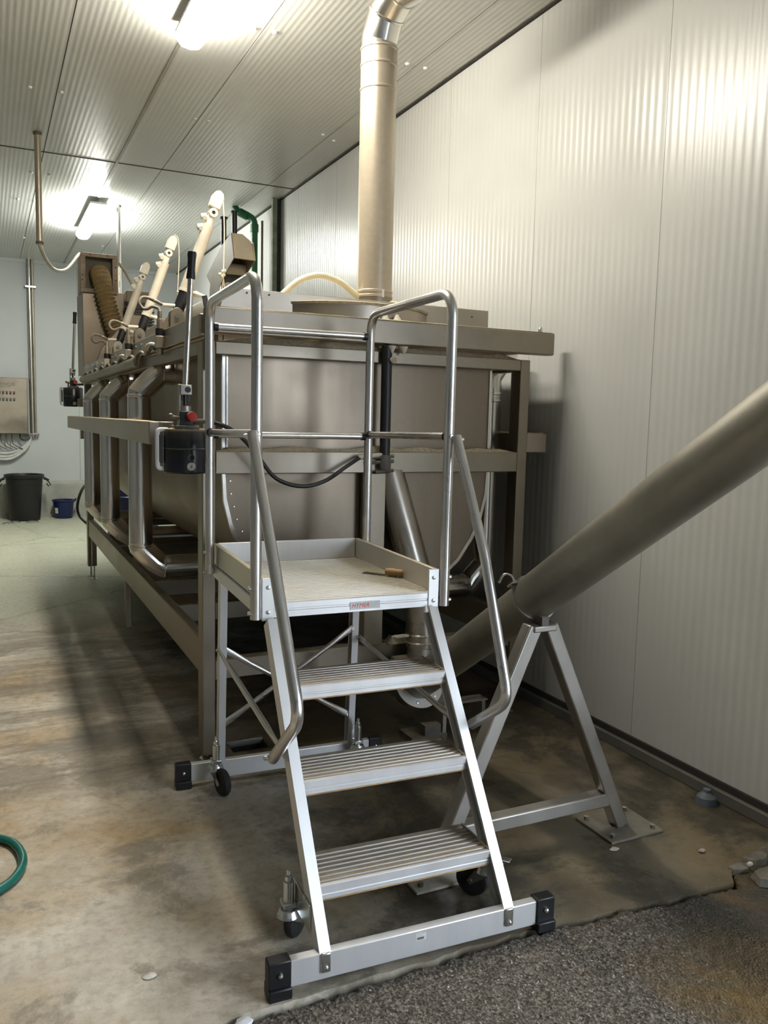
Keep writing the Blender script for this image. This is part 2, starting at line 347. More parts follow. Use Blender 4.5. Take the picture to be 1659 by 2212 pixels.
# floor: slab with an opening for the drain and a ragged front edge
def floor():
    m = MB(); D = (1.02, 1.20, 3.72, 3.86)
    edge = []
    ex = [.42 + i * .03 for i in range(int((WX - .42) / .03) + 1)]
    for x in ex:
        y = yedge(x)
        edge.append((x, y))
    T = -.14
    def quad(x0, x1, y0, y1): m.box(x0, x1, y0, y1, T, 0)
    quad(LX, ex[0], BY, FY)
    YM = 3.0
    for (xa, ya), (xb, yb) in zip(edge, edge[1:]):
        m.add([(xa, ya, 0), (xb, yb, 0), (xb, YM, 0), (xa, YM, 0), (xa, ya, T), (xb, yb, T)], [(0, 1, 2, 3), (4, 5, 1, 0)])
    xe = ex[-1]
    m.add([(xe, edge[-1][1], 0), (WX, edge[-1][1], 0), (WX, YM, 0), (xe, YM, 0)], [(0, 1, 2, 3)])
    quad(ex[0], D[0], YM, FY); quad(D[1], WX, YM, FY); quad(D[0], D[1], YM, D[2]); quad(D[0], D[1], D[3], FY)
    f = struct(m, 'floor', 'concrete', 'worn concrete floor with ochre stains and dark damp patches, some shade painted in')
    # asphalt strip in front, slightly lower and lumpy
    a = MB(); nx, ny = 190, 210; x0, x1, y0, y1 = .38, WX, -.6, 2.14
    vs = []
    for j in range(ny + 1):
        for i in range(nx + 1):
            x = x0 + (x1 - x0) * i / nx; y = y0 + (y1 - y0) * (1 - (1 - j / ny) ** 1.6)
            rough = 1. if x < 1.9 else max(.25, 1 - (x - 1.9) * 1.6)
            z = -.004 - .012 * max(0, min(1, 1.5 - x)) + rough * (.006 * noise.noise(Vector((x * 38, y * 38, 0))) + .004 * noise.noise(Vector((x * 90, y * 90, 5)))) + .005 * noise.noise(Vector((x * 4, y * 4, 2)))
            dd = yedge(x) - y + .012 * noise.noise(Vector((x * 45, y * 45, 7)))
            if dd < .016: z -= .07 * min(1, (.016 - dd) / .006)
            vs.append((x, y, z))
    a.add(vs, [(j * (nx + 1) + i, j * (nx + 1) + i + 1, (j + 1) * (nx + 1) + i + 1, (j + 1) * (nx + 1) + i) for j in range(ny) for i in range(nx)])
    struct(a, 'floor_asphalt', 'asphalt', 'coarse grey aggregate strip in front of the concrete edge', angle=80)
    b = MB(); b.box(.40, WX, BY, -.58, -.14, -.02); struct(b, 'floor_threshold', 'asphalt')
    # near-black sheets in the drain pit put its shade into the colour
    p = MB(); x0, x1, y0, y1 = D
    p.box(x0 - .001, x1 + .001, y0 - .001, y1 + .001, -.20, -.13)
    p.box(x0, x1, y1 - .004, y1, -.13, -.001); p.box(x0, x0 + .004, y0, y1, -.13, -.001); p.box(x1 - .004, x1, y0, y1, -.13, -.001)
    struct(p, 'floor_drain_pit', 'joint', 'near-black liner painting the shade inside the floor drain')
    g = MB(); g.box(x0, x1, y1 - .030, y1 - .004, -.022, .010)
    solo(g, 'drain_channel_edge', 'trestle', 'grey metal edge at the back of the open floor drain', 'drain', bevel=.002)
floor()

def ribbed(m, fn, a0, a1, t0, t1, pitch=.05, dep=.0016):
    n = max(1, round((a1 - a0) / pitch)); p = (a1 - a0) / n; poly = []
    for i in range(n):
        a = a0 + i * p
        poly += [(a, 0), (a + p * .42, 0), (a + p * .5, dep), (a + p * .92, dep)]
    poly.append((a1, 0))
    m.sheet(poly, fn, t0, t1)
    m.add([fn(a0, 0, t0), fn(a0, .02, t0), fn(a0, .02, t1), fn(a0, 0, t1)], [(0, 1, 2, 3)])
    m.add([fn(a1, 0, t0), fn(a1, .02, t0), fn(a1, .02, t1), fn(a1, 0, t1)], [(0, 1, 2, 3)])
    for t in (t0, t1): m.add([fn(a0, 0, t), fn(a0, .02, t), fn(a1, .02, t), fn(a1, 0, t)], [(0, 1, 2, 3)])
def ceiling():
    b = MB(); b.box(LX, WX + .1, BY, FY + .1, CZ + .018, CZ + .12); c = struct(b, 'ceiling', 'joint', 'ribbed white panel ceiling')
    seams = [.51 + 1.012 * k for k in range(-8, 3)]; seams = [LX] + [s for s in seams if s > LX + .1] + [WX]
    for y0, y1 in ((BY, 8.035), (8.05, FY)):
        for x0, x1 in zip(seams, seams[1:]):
            m = MB(); ribbed(m, lambda a, d, t: (a, t, CZ + d), x0 + .003, x1 - .003, y0, y1, .037, .00045)
            o = m.build('ceiling_panel', 'panel', c, angle=20, org=(0, 0, 0))
    for x, y in ((.333, 6.53), (.537, 6.52), (1.466, 4.93), (1.586, 4.92), (1.495, 6.57), (1.594, 6.57), (2.479, 6.42), (2.608, 6.51), (2.47, 4.93), (2.60, 4.93),
                 (.44, 8.75), (.60, 8.75), (1.45, 9.9), (1.62, 9.9), (.36, 9.9), (.52, 9.9), (1.47, 12.0), (.50, 12.0), (2.46, 9.5)):
        m = MB(); m.rev([(.0, -.014), (.012, -.012), (.017, -.004), (.017, .0)], (x, y, CZ), (0, 0, 1), 10); m.build('bolt_cap', 'white', c, org=(0, 0, 0))
    t = MB(); t.box(1.108, 1.132, BY, FY, CZ - .008, CZ); o = struct(t, 'trim_1', 'trunk', 'grey cable trunking along the lamp row on the ceiling')
    t = MB(); t.box(LX, WX, 8.032, 8.053, CZ - .003, CZ + .018); struct(t, 'trim_2', 'joint', 'dark cross joint between ceiling panels')
ceiling()
def walls():
    DY0, DY1, DZ = -2.7, .75, 2.9          # open loading doorway in the right wall, behind the photographer
    b = MB(); b.box(WX + .018, WX + .12, DY1, FY, 0, CZ + .02); b.box(WX + .018, WX + .12, BY, DY0, 0, CZ + .02); b.box(WX + .018, WX + .12, DY0, DY1, DZ, CZ + .02)
    c = struct(b, 'wall_right', 'joint', 'white ribbed insulated panel wall on the right')
    ys = [DY1] + [4.972 + .99 * k for k in range(-4, 9)] + [FY]
    for y0, y1, z0 in [(a_, b_, 0.) for a_, b_ in zip(ys, ys[1:]) if b_ - a_ > .05] + [(BY, DY0, 0.), (DY0, -1., DZ), (-1., DY1, DZ)]:
        m = MB(); ribbed(m, lambda a, d, t: (WX + d, a, t), y0 + .0012, y1 - .0012, z0, CZ - .008, .05, .0008)
        m.build('wall_panel', 'panel_wall', c, angle=20, org=(0, 0, 0))
    for y in (DY0, DY1): s = MB(); s.box(WX - .012, WX + .13, y - .05, y + .05, 0, DZ + .05); struct(s, 'door_1', 'baseb', 'grey jamb of the open loading doorway')
    b = MB(); b.box(LX, WX + .12, FY + .018, FY + .12, 0, CZ + .02); c = struct(b, 'wall_far', 'joint', 'pale far wall of smooth panels')
    x = LX
    xs = [LX] + [2.45 - 1.15 * k for k in range(8, -1, -1)] + [WX]
    for x0, x1 in zip(xs, xs[1:]):
        m = MB(); m.box(x0 + .002, x1 - .002, FY, FY + .02, 0, CZ); m.build('wall_panel', 'farwall', c, org=(0, 0, 0))
    b = MB(); b.box(LX - .15, LX, BY, FY + .1, 0, CZ + .02); struct(b, 'wall_left', 'plaster', 'pale panel wall on the left')
    b = MB(); b.box(LX, WX + .1, BY - .15, BY, 0, CZ); struct(b, 'wall_back', 'plaster', 'pale panel wall behind the photographer')
    g = MB(); g.box(WX + .12, 40, -30, 30, -.2, -.03); struct(g, 'ground_outside', 'outside', 'yard outside the doorway')
    # sill along the right wall
    s = MB(); s.box(WX - .034, WX, 2.06, FY, .0, .052); struct(s, 'baseboard_right', 'baseb', 'grey sill strip along the foot of the right wall', bevel=.004)
    s = MB(); s.box(WX - .014, WX, 2.06, FY, .052, .082); struct(s, 'trim_3', 'joint', 'dark joint above the wall sill')
    s = MB(); s.box(LX, 1.9, FY - .10, FY, 0, .50); s.add([(LX, FY - .10, .50), (1.9, FY - .10, .50), (1.9, FY, .55), (LX, FY, .55)], [(0, 1, 2, 3)])
    struct(s, 'trim_4', 'kerb', 'low concrete kerb along the far wall', bevel=.01)
    s = MB(); s.box(LX, 1.9, FY - .13, FY - .10, 0, .05); struct(s, 'trim_5', 'kerb')
    s = MB(); s.box(LX, WX, FY - .03, FY, CZ - .05, CZ); struct(s, 'trim_6', 'farwall', 'pale cove strip where far wall meets ceiling')
    s = MB(); s.box(WX - .018, WX, BY, FY, CZ - .012, CZ); struct(s, 'trim_7', 'joint', 'dark joint where the right wall meets the ceiling')
    # post with a mossy channel against the right wall
    p = thing('wall_channel', 'tall dull green steel channel standing against the right wall beside green pipe', 'channel', (2.76, 8.5, 0))
    MB().box(2.72, 2.77, 8.45, 8.50, 0, CZ - .002).build('flange', 'moss', p, bevel=.003); MB().box(2.77, 2.818, 8.48, 8.53, 0, CZ - .002).build('web', 'darkgreen', p)
walls()

# ------------------------------------------------------------------ ceiling lamps
def lamp(y0, y1, mat, label):
    t = thing('ceiling_lamp', label, 'lamp', (1.12, (y0 + y1) / 2, 3.70), group='tube lights on the ceiling')
    x, zc = 1.12, 3.745
    m = MB(); prof = [(-.082, .03), (-.078, .0), (-.05, -.032), (0, -.042), (.05, -.032), (.078, .0), (.082, .03)]
    m.prism(prof, lambda a, b, s: (x + a, s, zc + b), y0, y1); m.build('diffuser', mat, t)
    MB().box(x - .085, x + .085, y0 - .004, y1 + .004, zc + .03, zc + .055).build('housing', 'white', t, bevel=.006)
    for y in (y0 + .15, y1 - .15): MB().box(x - .02, x + .02, y - .02, y + .02, zc + .055, CZ).build('bracket', 'zinc', t)
lamp(3.45, 5.05, 'lamp_n', 'bright tube light on the ceiling cut by the top edge of the photo')
lamp(9.38, 10.96, 'lamp_f', 'bright tube light hanging from the ceiling in the back of the hall')

# ================================================================== MOBILE STEP PLATFORM
LO, LTH = (1.122, 2.024, 0.), -.046
def ladder():
    t = thing('platform_ladder', 'aluminium mobile step platform with guard rails, standing in front of the steel trough', 'ladder', LO, LTH)
    Vs = lambda z: -.02 + .705 * (z - .1)
    # ---- foot bars
    for v0, uL, uR, lab in ((-.02, -.405, .405, 'front'), (1.385, -.435, .40, 'rear')):
        b = MB().box(uL, uR, v0, v0 + .03, .022, .101).build('foot_bar', 'alu', t, bevel=.003)
        for s, ue in ((-1, uL), (1, uR)):
            a0, a1 = sorted((ue - s * .004, ue + s * .062))
            e = MB().box(a0, a1, v0 - .006, v0 + .036, .03, .108).box(a0, a1, v0 - .018, v0 + .044, 0, .034).build('end_cap', 'black', b, bevel=.004)
            MB().rev([(.0, -.012), (.006, -.010), (.008, -.006), (.008, 0)], ((a0 + a1) / 2, v0 - .005, .07), (0, 1, 0), 10).build('rivet', 'zinc', b)
        if lab == 'front':
            MB().box(-.018, .016, v0 - .0006, v0 + .001, .068, .09).build('label_sticker', 'cable_w', b, label='small pale sticker')
            MB().box(-.014, .008, v0 - .0010, v0, .071, .078).build('sticker_print', 'greyprint', b)
            for u in (-.30, .30):
                MB().box(u - .014, u + .014, v0 - .008, v0, .045, .104).build('tongue', 'zinc', b, bevel=.004)
                MB().rev([(.0, -.006), (.005, -.004), (.006, 0)], (u, v0 - .008, .06), (0, 1, 0), 8).build('rivet', 'zinc', b)
    # ---- stiles, C channels open to the inside
    def channel(name, p, q, s, w=.034, d=.062, th=.004, ):
        p, q = Vector(p), Vector(q); ax = (q - p).normalized(); uu = Vector((1, 0, 0)); dd = ax.cross(uu).normalized()
        if dd.y < 0: dd = -dd
        # profile in (u inward, depth)
        pr = [(0, 0), (w, 0), (w, th * 2), (th, th * 2), (th, d * .30), (w * .55, d * .30), (w * .55, d * .36), (th, d * .36), (th, d * .64), (w * .55, d * .64), (w * .55, d * .70), (th, d * .70), (th, d - th * 2), (w, d - th * 2), (w, d), (0, d)]
        m = MB(); n = len(pr)
        vs = [c + uu * (-s * a) + dd * b for c in (p, q) for a, b in pr]
        m.add(vs, [(i, (i + 1) % n, n + (i + 1) % n, n + i) for i in range(n)] + [tuple(range(n)), tuple(range(n, 2 * n))])
        return m.build(name, 'alu', t)
    for s in (-1, 1):
        channel('stile', (s * .318, Vs(.10), .10), (s * .318, Vs(.928), .928), s)
        channel('rear_leg', (s * .316, 1.375, .085), (s * .316, 1.325, .92), s, .03, .05)
    # ---- steps
    def tread(name, vf, zt, dep, u0, u1, mat, th=.045, pitch=.0235, rib=.005, parent=t):
        pr = [(vf, zt - th), (vf, zt - .028), (vf + .003, zt - .026), (vf + .003, zt - .022), (vf, zt - .02), (vf, zt - .002), (vf + .003, zt), (vf + .012, zt)]
        n = int((dep - .02) / pitch); p = (dep - .02) / n
        for i in range(n):
            a = vf + .012 + i * p
            pr += [(a + p * .08, zt - rib), (a + p * .36, zt - rib), (a + p * .44, zt), (a + p, zt)]
        pr += [(vf + dep, zt), (vf + dep, zt - th), (vf + dep - .004, zt - th), (vf + dep - .004, zt - .014), (vf + .008, zt - .014), (vf + .008, zt - th)]
        m = MB(); m.prism(pr, lambda a, b, s_: (s_, a, b), u0, u1); return m.build(name, mat, parent, angle=25)
    for z in (.242, .486, .73):
        vf = Vs(z) - .002
        st = tread('step', vf + .004, z, .186, -.286, .286, 'alu_tread')
        MB().prism([(vf, z - .046), (vf, z - .030), (vf + .002, z - .028), (vf + .002, z - .024), (vf, z - .022), (vf, z - .002), (vf + .003, z + .0005), (vf + .011, z + .0005), (vf + .011, z - .004), (vf + .0038, z - .006), (vf + .0038, z - .046)], lambda a_, b_, u_: (u_, a_, b_), -.287, .287).build('nosing', 'alu', st)
        for s in (-1, 1):
            a0, a1 = sorted((s * .281, s * .288))
            MB().box(a0, a1, vf + .004, vf + .188, z - .043, z + .003).build('step_end', 'alu_tread', st, bevel=.001)
        MB().box(-.286, .286, vf - .0012, vf + .001, z - .0465, z - .0425).build('wood_edge', 'wood', st)
    MB().prism([(.590, .924), (.590, .945), (.592, .947), (.592, .952), (.590, .954), (.590, .973), (.593, .976), (.606, .976), (.606, .970), (.595, .968), (.595, .924)], lambda a_, b_, u_: (u_, a_, b_), -.312, .312).build('deck_nosing', 'alu', t)
    dk = tread('platform_deck', .595, .975, .797, -.312, .312, 'alu_deck', .05, .022, .009)
    # sticker with brand lettering on the deck nosing
    stk = MB().box(-.014, .100, .5885, .591, .932, .9595).build('brand_sticker', 'white', t, label='white sticker with red lettering')
    cu = bpy.data.curves.new('lettering', 'FONT'); cu.body = 'HYMER'; cu.size = .0235; cu.extrude = .0004; cu.shear = .25; cu.space_character = 1.05
    to = bpy.data.objects.new('lettering_tmp', cu); COL.objects.link(to)
    bpy.context.view_layer.update(); dg = bpy.context.evaluated_depsgraph_get(); me = bpy.data.meshes.new_from_object(to.evaluated_get(dg)); bpy.data.objects.remove(to)
    me.materials.clear(); me.materials.append(M['red']); lo = bpy.data.objects.new('lettering', me); COL.objects.link(lo); lo.parent = stk
    lo.location = (-.0085, .5883, .9385); lo.rotation_euler = (PI / 2, 0, 0); lo.scale = (.86, 1, 1)
    for k in range(3): MB().box(.062, .094 - .006 * k, .5882, .5887, .952 - k * .006, .9535 - k * .006).build('fine_print', 'cable_w', stk)
    # ---- toe boards (two-tier outside)
    for s in (-1, 1):
        a0, a1 = sorted((s * .312, s * .330)); tb = MB().box(a0, a1, .60, 1.395, .975, 1.062).build('toe_board', 'alu_deck', t, bevel=.003)
        b0, b1 = sorted((s * .312, s * .334)); MB().box(b0, b1, .60, 1.395, .918, .968).build('side_rail', 'alu', tb, bevel=.004)
        c0, c1 = sorted((s * .290, s * .332)); ep = MB().box(c0, c1, .586, .592, .915, 1.062).build('end_plate', 'alu', tb, bevel=.002)
        for z in (.945, 1.03): MB().rev([(.0, -.006), (.006, -.005), (.0075, -.001), (.0075, 0)], ((c0 + c1) / 2, .586, z), (0, 1, 0), 10).build('screw', 'zinc', tb)
    MB().box(-.312, .312, 1.392, 1.408, .918, 1.062).build('toe_board', 'alu', t, bevel=.003)
    # ---- guard rails
    for s in (-1, 1):
        u = s * .354
        h = MB().tube(fil([(u, 1.365, .94), (u, 1.365, 2.058), (u, .585, 2.058), (u, .585, .925)], .10, 8), .0188, 16).build('guard_rail', 'alu_tube', t)
        for v in (.585, 1.365):
            for z in (.945, 1.03): MB().rev([(.0, -.028), (.007, -.027), (.008, -.022), (.008, .0)], (u - s * .0 , v, z), (-s, 0, 0), 10).build('bolt', 'zinc', h)
        k = MB().tube([(u, 1.35, 1.532), (u, .60, 1.545)], .0142, 14).build('knee_rail', 'alu_tube', t)
        for v, z in ((1.345, 1.532), (.607, 1.545)): MB().tube([(u, v - .004, z), (u, v + .004, z)], .018, 12).build('rubber_collar', 'black', k)
        MB().rev([(0, -.024), (.007, -.023), (.009, -.018), (.009, 0)], (u, .585, 1.545), (0, 1, 0), 10).build('bolt', 'zinc', k)
    for z, lab in ((1.963, 0), (1.524, 1)):
        k = MB().tube([(-.336, 1.365, z), (.336, 1.365, z)], .0142, 14).build('rear_rail', 'alu_tube', t)
        for u in (-.328, .328): MB().tube([(u - .008, 1.365, z), (u + .008, 1.365, z)], .0178, 12).build('rubber_collar', 'black', k)
    # ---- slanting hand rails
    hp = {-1: [(-.372, .570, 1.548), (-.372, .315, 1.19), (-.372, .02, .775), (-.352, .365, .525)], 1: [(.372, .560, 1.545), (.372, .33, 1.15), (.372, .145, .70), (.352, .345, .555)]}
    for s in (-1, 1):
        P = hp[s]; path = fil([P[0], P[1], P[2], P[3]], [.5, .075], 7)
        k = MB().tube(path, .0178, 16).build('hand_rail', 'alu_tube', t)
        MB().rev([(0, -.014), (.006, -.013), (.008, -.008), (.008, .0)], (P[3][0] - s * -.02, P[3][1] - .01, P[3][2] + .01), (-s, 0, 0), 10).build('bolt', 'zinc', k)
        MB().rev([(0, -.03), (.006, -.029), (.008, -.022), (.008, .0)], (P[0][0], P[0][1], P[0][2] - .01), (-s, 0, 0), 10).build('bolt', 'zinc', k)
    # ---- braces
    def brace(p, q):
        p, q = Vector(p), Vector(q); d = (q - p); n = 9; m = MB(); vs = []; fs = []
        ax = d.normalized(); a = ax.orthogonal().normalized()
        side = Vector((0, 1, 0)) if abs(ax.x) > .5 else Vector((1, 0, 0)); a = (side - ax * side.dot(ax)).normalized(); b = ax.cross(a)
        for tt in (0, .06, .13, .2, .8, .87, .94, 1):
            fl = 1 if tt in (0, .06, .94, 1) else (.55 if tt in (.13, .87) else 0)
            ra = .011 * (1 - fl) + .0025 * fl; rb = .011 * (1 - fl) + .015 * fl
            for j in range(12):
                an = 2 * PI * j / 12; vs.append(p + d * tt + a * math.cos(an) * ra + b * math.sin(an) * rb)
        for i in range(7):
            for j in range(12): fs.append((i * 12 + j, i * 12 + (j + 1) % 12, (i + 1) * 12 + (j + 1) % 12, (i + 1) * 12 + j))
        fs += [tuple(range(12)), tuple(range(84, 96))]; m.add(vs, fs)
        o = m.build('brace', 'alu_tube', t)
        for e in (p + d * .02, p + d * .98): MB().rev([(0, -.012), (.006, -.011), (.008, -.006), (.008, .006)], e, -side if side.y else Vector((1, 0, 0)), 8).build('bolt', 'zinc', o)
    brace((.300, 1.345, .665), (-.300, 1.372, .265)); brace((-.300, 1.352, .61), (.296, 1.378, .235))
    for s in (-1, 1): brace((s * .322, 1.36, .612), (s * .322, Vs(.545) + .045, .545))
    # ---- castors
    def castor(u, v, lab, sw):
        c = MB(); c.cyl((u, v, .115), (u, v, .205), .0165, n=14); c.cyl((u, v, .205), (u, v, .222), .012, n=12); c.cyl((u, v, .222), (u, v, .240), .0065, n=10)
        o = c.build('castor', 'zinc', t)
        MB().cyl((u, v, .094), (u, v, .118), .036, .026, 20).build('swivel', 'zinc', o, bevel=.002)
        du, dv = sw; wc = Vector((u + du, v + dv, .058)); fx = Vector((-dv, du, 0)).normalized()
        f = MB()
        for s in (-1, 1):
            o1 = fx * (s * .021)
            pl = [Vector((u, v, .098)) + o1 + Vector((du, dv, 0)).normalized() * -.03, Vector((u, v, .098)) + o1 + Vector((du, dv, 0)).normalized() * .034, wc + o1 + Vector((du, dv, 0)).normalized() * .014, wc + o1 + Vector((0, 0, -.014)), wc + o1 + Vector((du, dv, 0)).normalized() * -.016]
            n = len(pl); f.add([p for p in pl] + [p + fx * (s * .003) for p in pl], [tuple(range(n)), tuple(range(n, 2 * n))] + [(i, (i + 1) % n, n + (i + 1) % n, n + i) for i in range(n)])
        a = Vector((du, dv, 0)).normalized()
        q = [Vector((u, v, .098)) + a * -.03 + fx * -.024, Vector((u, v, .098)) + a * .034 + fx * -.024, Vector((u, v, .098)) + a * .034 + fx * .024, Vector((u, v, .098)) + a * -.03 + fx * .024]
        f.add(q + [p + Vector((0, 0, .003)) for p in q], [(0, 1, 2, 3), (4, 5, 6, 7), (0, 1, 5, 4), (1, 2, 6, 5), (2, 3, 7, 6), (3, 0, 4, 7)])
        f.build('fork', 'zinc', o)
        MB().rev([(.02, -.013), (.045, -.015), (.0535, -.013), (.058, -.006), (.058, .006), (.0535, .013), (.045, .015), (.02, .013)], wc, fx, 28).build('wheel', 'rubber', o)
        MB().cyl(wc - fx * .028, wc + fx * .028, .007, n=10).build('axle', 'zinc', o)
        # bracket to the leg
        MB().box(u - .02, u + .02, v - .02, v + .03, .125, .14).build('mount', 'zinc', o, bevel=.002)
    castor(-.338, 1.315, 'RL', (.016, -.055)); castor(.312, 1.315, 'RR', (.03, -.05)); castor(-.345, .20, 'FL', (.034, .034)); castor(.345, .20, 'FR', (-.03, .035))
    for s in (-1, 1): MB().box(min(s * .318, s * .326), max(s * .318, s * .326), .06, .24, .12, .20).build('castor_plate', 'zinc', t, bevel=.002)
    MB().bar((.355, .19, .15), (.40, .135, .155), .028, .006).build('brake_lever', 'zinc', t, bevel=.002)
    return t
ladder()
def knife():
    # filling knife lying on the deck, pointing to the left
    t = thing('putty_knife', 'rusty scraper knife with worn wooden handle lying on the ladder platform', 'knife', (1.433, 2.950, .9755), math.radians(-55))
    m = MB(); m.prism([(-.10, -.012), (-.10, .018), (-.01, .014), (.0, .008), (.0, -.008)], lambda a, b, z: (a, b, z), .001, .003); m.build('blade', 'blade', t)
    h = MB(); h.rev([(.005, 0), (.014, .006), (.0165, .03), (.015, .06), (.0175, .082), (.012, .092), (.002, .094)], (0, 0, .0175), (1, 0, 0), 14); h.build('handle', 'wood', t)
    MB().rev([(.009, 0), (.006, .008), (.008, .014), (.004, .02)], (.094, 0, .0125), (1, 0, 0), 12).build('ferrule', 'zinc', t)
knife()

# ================================================================== STEEL TROUGH MACHINE
Y0, Y1 = 3.66, 8.56
TC = 1.69
def tprof(off=0.):
    h = [(.71, 1.93), (.71, 1.34), (.703, 1.22), (.675, 1.10), (.622, .985), (.545, .875), (.44, .785), (.31, .715), (.16, .675), (0, .662)]
    R = [(TC + a + off, z - (off if z < 1.9 else 0)) for a, z in h]; Lf = [(TC - a - off, z - (off if z < 1.9 else 0)) for a, z in h[:-1]]
    return R + Lf[::-1]
def heap(m, x0, x1, y0, y1, z, hmax, seed, along='x', n=48):
    vs = []; 
    for i in range(n + 1):
        t = i / n; e = min(1, t * 12, (1 - t) * 12)
        hh = hmax * (.35 + .65 * abs(noise.noise(Vector((t * 7 + seed, seed, 0))) * 1.6)) * e + .001
        if along == 'x': x = x0 + (x1 - x0) * t; c = [(x, y0, z), (x, y0 + (y1 - y0) * .3, z + hh), (x, y0 + (y1 - y0) * .7, z + hh * .9), (x, y1, z)]
        else: y = y0 + (y1 - y0) * t; c = [(x0, y, z), (x0 + (x1 - x0) * .3, y, z + hh), (x0 + (x1 - x0) * .7, y, z + hh * .9), (x1, y, z)]
        vs += c
    fs = [(i * 4 + j, i * 4 + j + 1, i * 4 + j + 5, i * 4 + j + 4) for i in range(n) for j in range(3)] + [(i * 4 + 3, i * 4, i * 4 + 4, i * 4 + 7) for i in range(n)] + [(0, 1, 2, 3), (n * 4, n * 4 + 1, n * 4 + 2, n * 4 + 3)]
    return m.add(vs, fs)
def machine():
    t = thing('steel_trough_machine', 'long dusty stainless steel trough machine on a box-section frame behind the ladder', 'machine', (TC, 6.1, 0))
    # --- trough shell and end plates
    m = MB(); m.sheet(tprof(), lambda a, b, s: (a, s, b), 3.75, 8.40); m.sheet(tprof(-.004), lambda a, b, s: (a, s, b), 3.75, 8.40); m.build('trough_shell', 'steel_plate', t, angle=50)
    for y, d in ((3.735, 3.747), (8.40, 8.412)):
        pl = MB(); pl.prism(tprof(.0), lambda a, b, s: (a, s, b), y, d); e = pl.build('end_plate', 'steel_plate', t)
        if y < 4:
            fl = MB(); a = tprof(.012); bb = tprof(-.002); n = len(a)
            fl.add([(p[0], 3.728, p[1]) for p in a] + [(p[0], 3.728, p[1]) for p in bb] + [(p[0], 3.75, p[1]) for p in a] + [(p[0], 3.75, p[1]) for p in bb],
                   [(i, i + 1, n + i + 1, n + i) for i in range(n - 1)] + [(2 * n + i, 2 * n + i + 1, i + 1, i) for i in range(n - 1)] + [(n + i, n + i + 1, 3 * n + i + 1, 3 * n + i) for i in range(n - 1)])
            fl.build('rim_flange', 'bright', e)
            P = tprof(-.022)
            for i in range(9, len(P) - 2):
                for k in range(2 if i not in (0, len(P) - 2) else 4):
                    q = Vector((P[i][0], 0, P[i][1])).lerp(Vector((P[i + 1][0], 0, P[i + 1][1])), k / 2)
                    MB().rev([(0, -.006), (.005, -.005), (.006, 0)], (q.x, 3.735, q.z), (0, 1, 0), 8).build('rim_bolt', 'zinc', e)
            MB().box(1.69, 1.70, 3.722, 3.736, .9, 1.87).build('seam_strip', 'bright', e)
            MB().box(.985, .992, 3.722, 3.736, 1.34, 1.87).build('seam_strip', 'bright', e)
    # --- frame
    def bx(name, a, mat='steel_dark', bev=.004): return MB().box(*a).build(name, mat, t, bevel=bev)
    for x0, x1 in ((.86, .92), (2.545, 2.605)):
        for y in (Y0, 8.46):
            bx('frame_post', (x0, x1, y, y + .09, .10 if y > 4 or x0 > 1 else .03, 1.93))
            f = MB(); xc = (x0 + x1) / 2; f.cyl((xc, y + .04, .012), (xc, y + .04, .12), .011, n=12); f.rev([(.035, 0), (.035, .006), (.014, .016)], (xc, y + .04, 0), (0, 0, 1), 18); f.build('levelling_foot', 'zinc', t)
    for x0, x1 in ((.87, .92), (2.545, 2.595)): bx('bottom_rail', (x0, x1, Y0 + .09, 8.46, .40, .565))
    for y in (6.05,):
        for x0 in (.865, 2.55): bx('frame_leg', (x0, x0 + .045, y, y + .045, .06, .40)); 
    for x0 in (.88,):
        bx('frame_leg', (x0, x0 + .045, 8.30, 8.345, .13, .40)); f = MB(); f.cyl((x0 + .02, 8.32, .01), (x0 + .02, 8.32, .14), .009, n=10); f.rev([(.035, 0), (.035, .006), (.014, .018)], (x0 + .02, 8.32, 0), (0, 0, 1), 18); f.build('levelling_foot', 'zinc', t)
    tr = bx('top_rail', (.92, 2.545, Y0, Y0 + .07, 1.872, 1.93)); bx('top_rail', (.92, 2.545, 8.47, 8.53, 1.872, 1.93))
    for x0, x1 in ((.86, .92), (2.545, 2.605)): bx('top_rail', (x0, x1, Y0 + .09, 8.46, 1.872, 1.93))
    heap(MB(), .93, 2.56, Y0 + .004, Y0 + .066, 1.93, .040, 3.1).build('sawdust_layer', 'dust', tr, kind='stuff')
    mb = bx('mid_beam', (.92, 2.545, Y0, Y0 + .06, 1.34, 1.443)); heap(MB(), .93, 2.54, Y0 + .003, Y0 + .057, 1.443, .030, 8.4).build('sawdust_layer', 'dust', mb, kind='stuff')
    lb = bx('low_beam', (.92, 2.545, Y0 + .01, Y0 + .08, .385, .475)); bx('center_post', (1.66, 1.765, Y0 - .012, Y0 + .06, .475, 1.34), 'steel_dark')
    heap(MB(), 1.80, 2.10, Y0 - .03, Y0 + .07, .475, .045, 5.5).build('sawdust_layer', 'dust', lb, kind='stuff')
    for y in (4.62, 5.35, 6.05, 6.9, 7.6): bx('cross_beam', (.92, 2.545, y, y + .06, .43, .53))
    bx('shelf_pan', (1.0, 2.45, 5.2, 8.2, .30, .32), 'steel')
    # --- outrigger beams
    ab = bx('outrigger_beam', (.675, .725, 3.93, 8.22, 1.462, 1.568), 'steel'); heap(MB(), .678, .722, 3.95, 8.2, 1.568, .006, 1.2, 'y').build('sawdust_layer', 'dust', ab, kind='stuff')
    bx('outrigger_stub', (.725, .86, 3.98, 4.04, 1.462, 1.568), 'steel'); bx('outrigger_stub', (.725, .86, 7.6, 7.66, 1.462, 1.568), 'steel')
    bx('hook_tab', (.70, .735, 7.30, 7.33, 1.385, 1.462), 'steel')
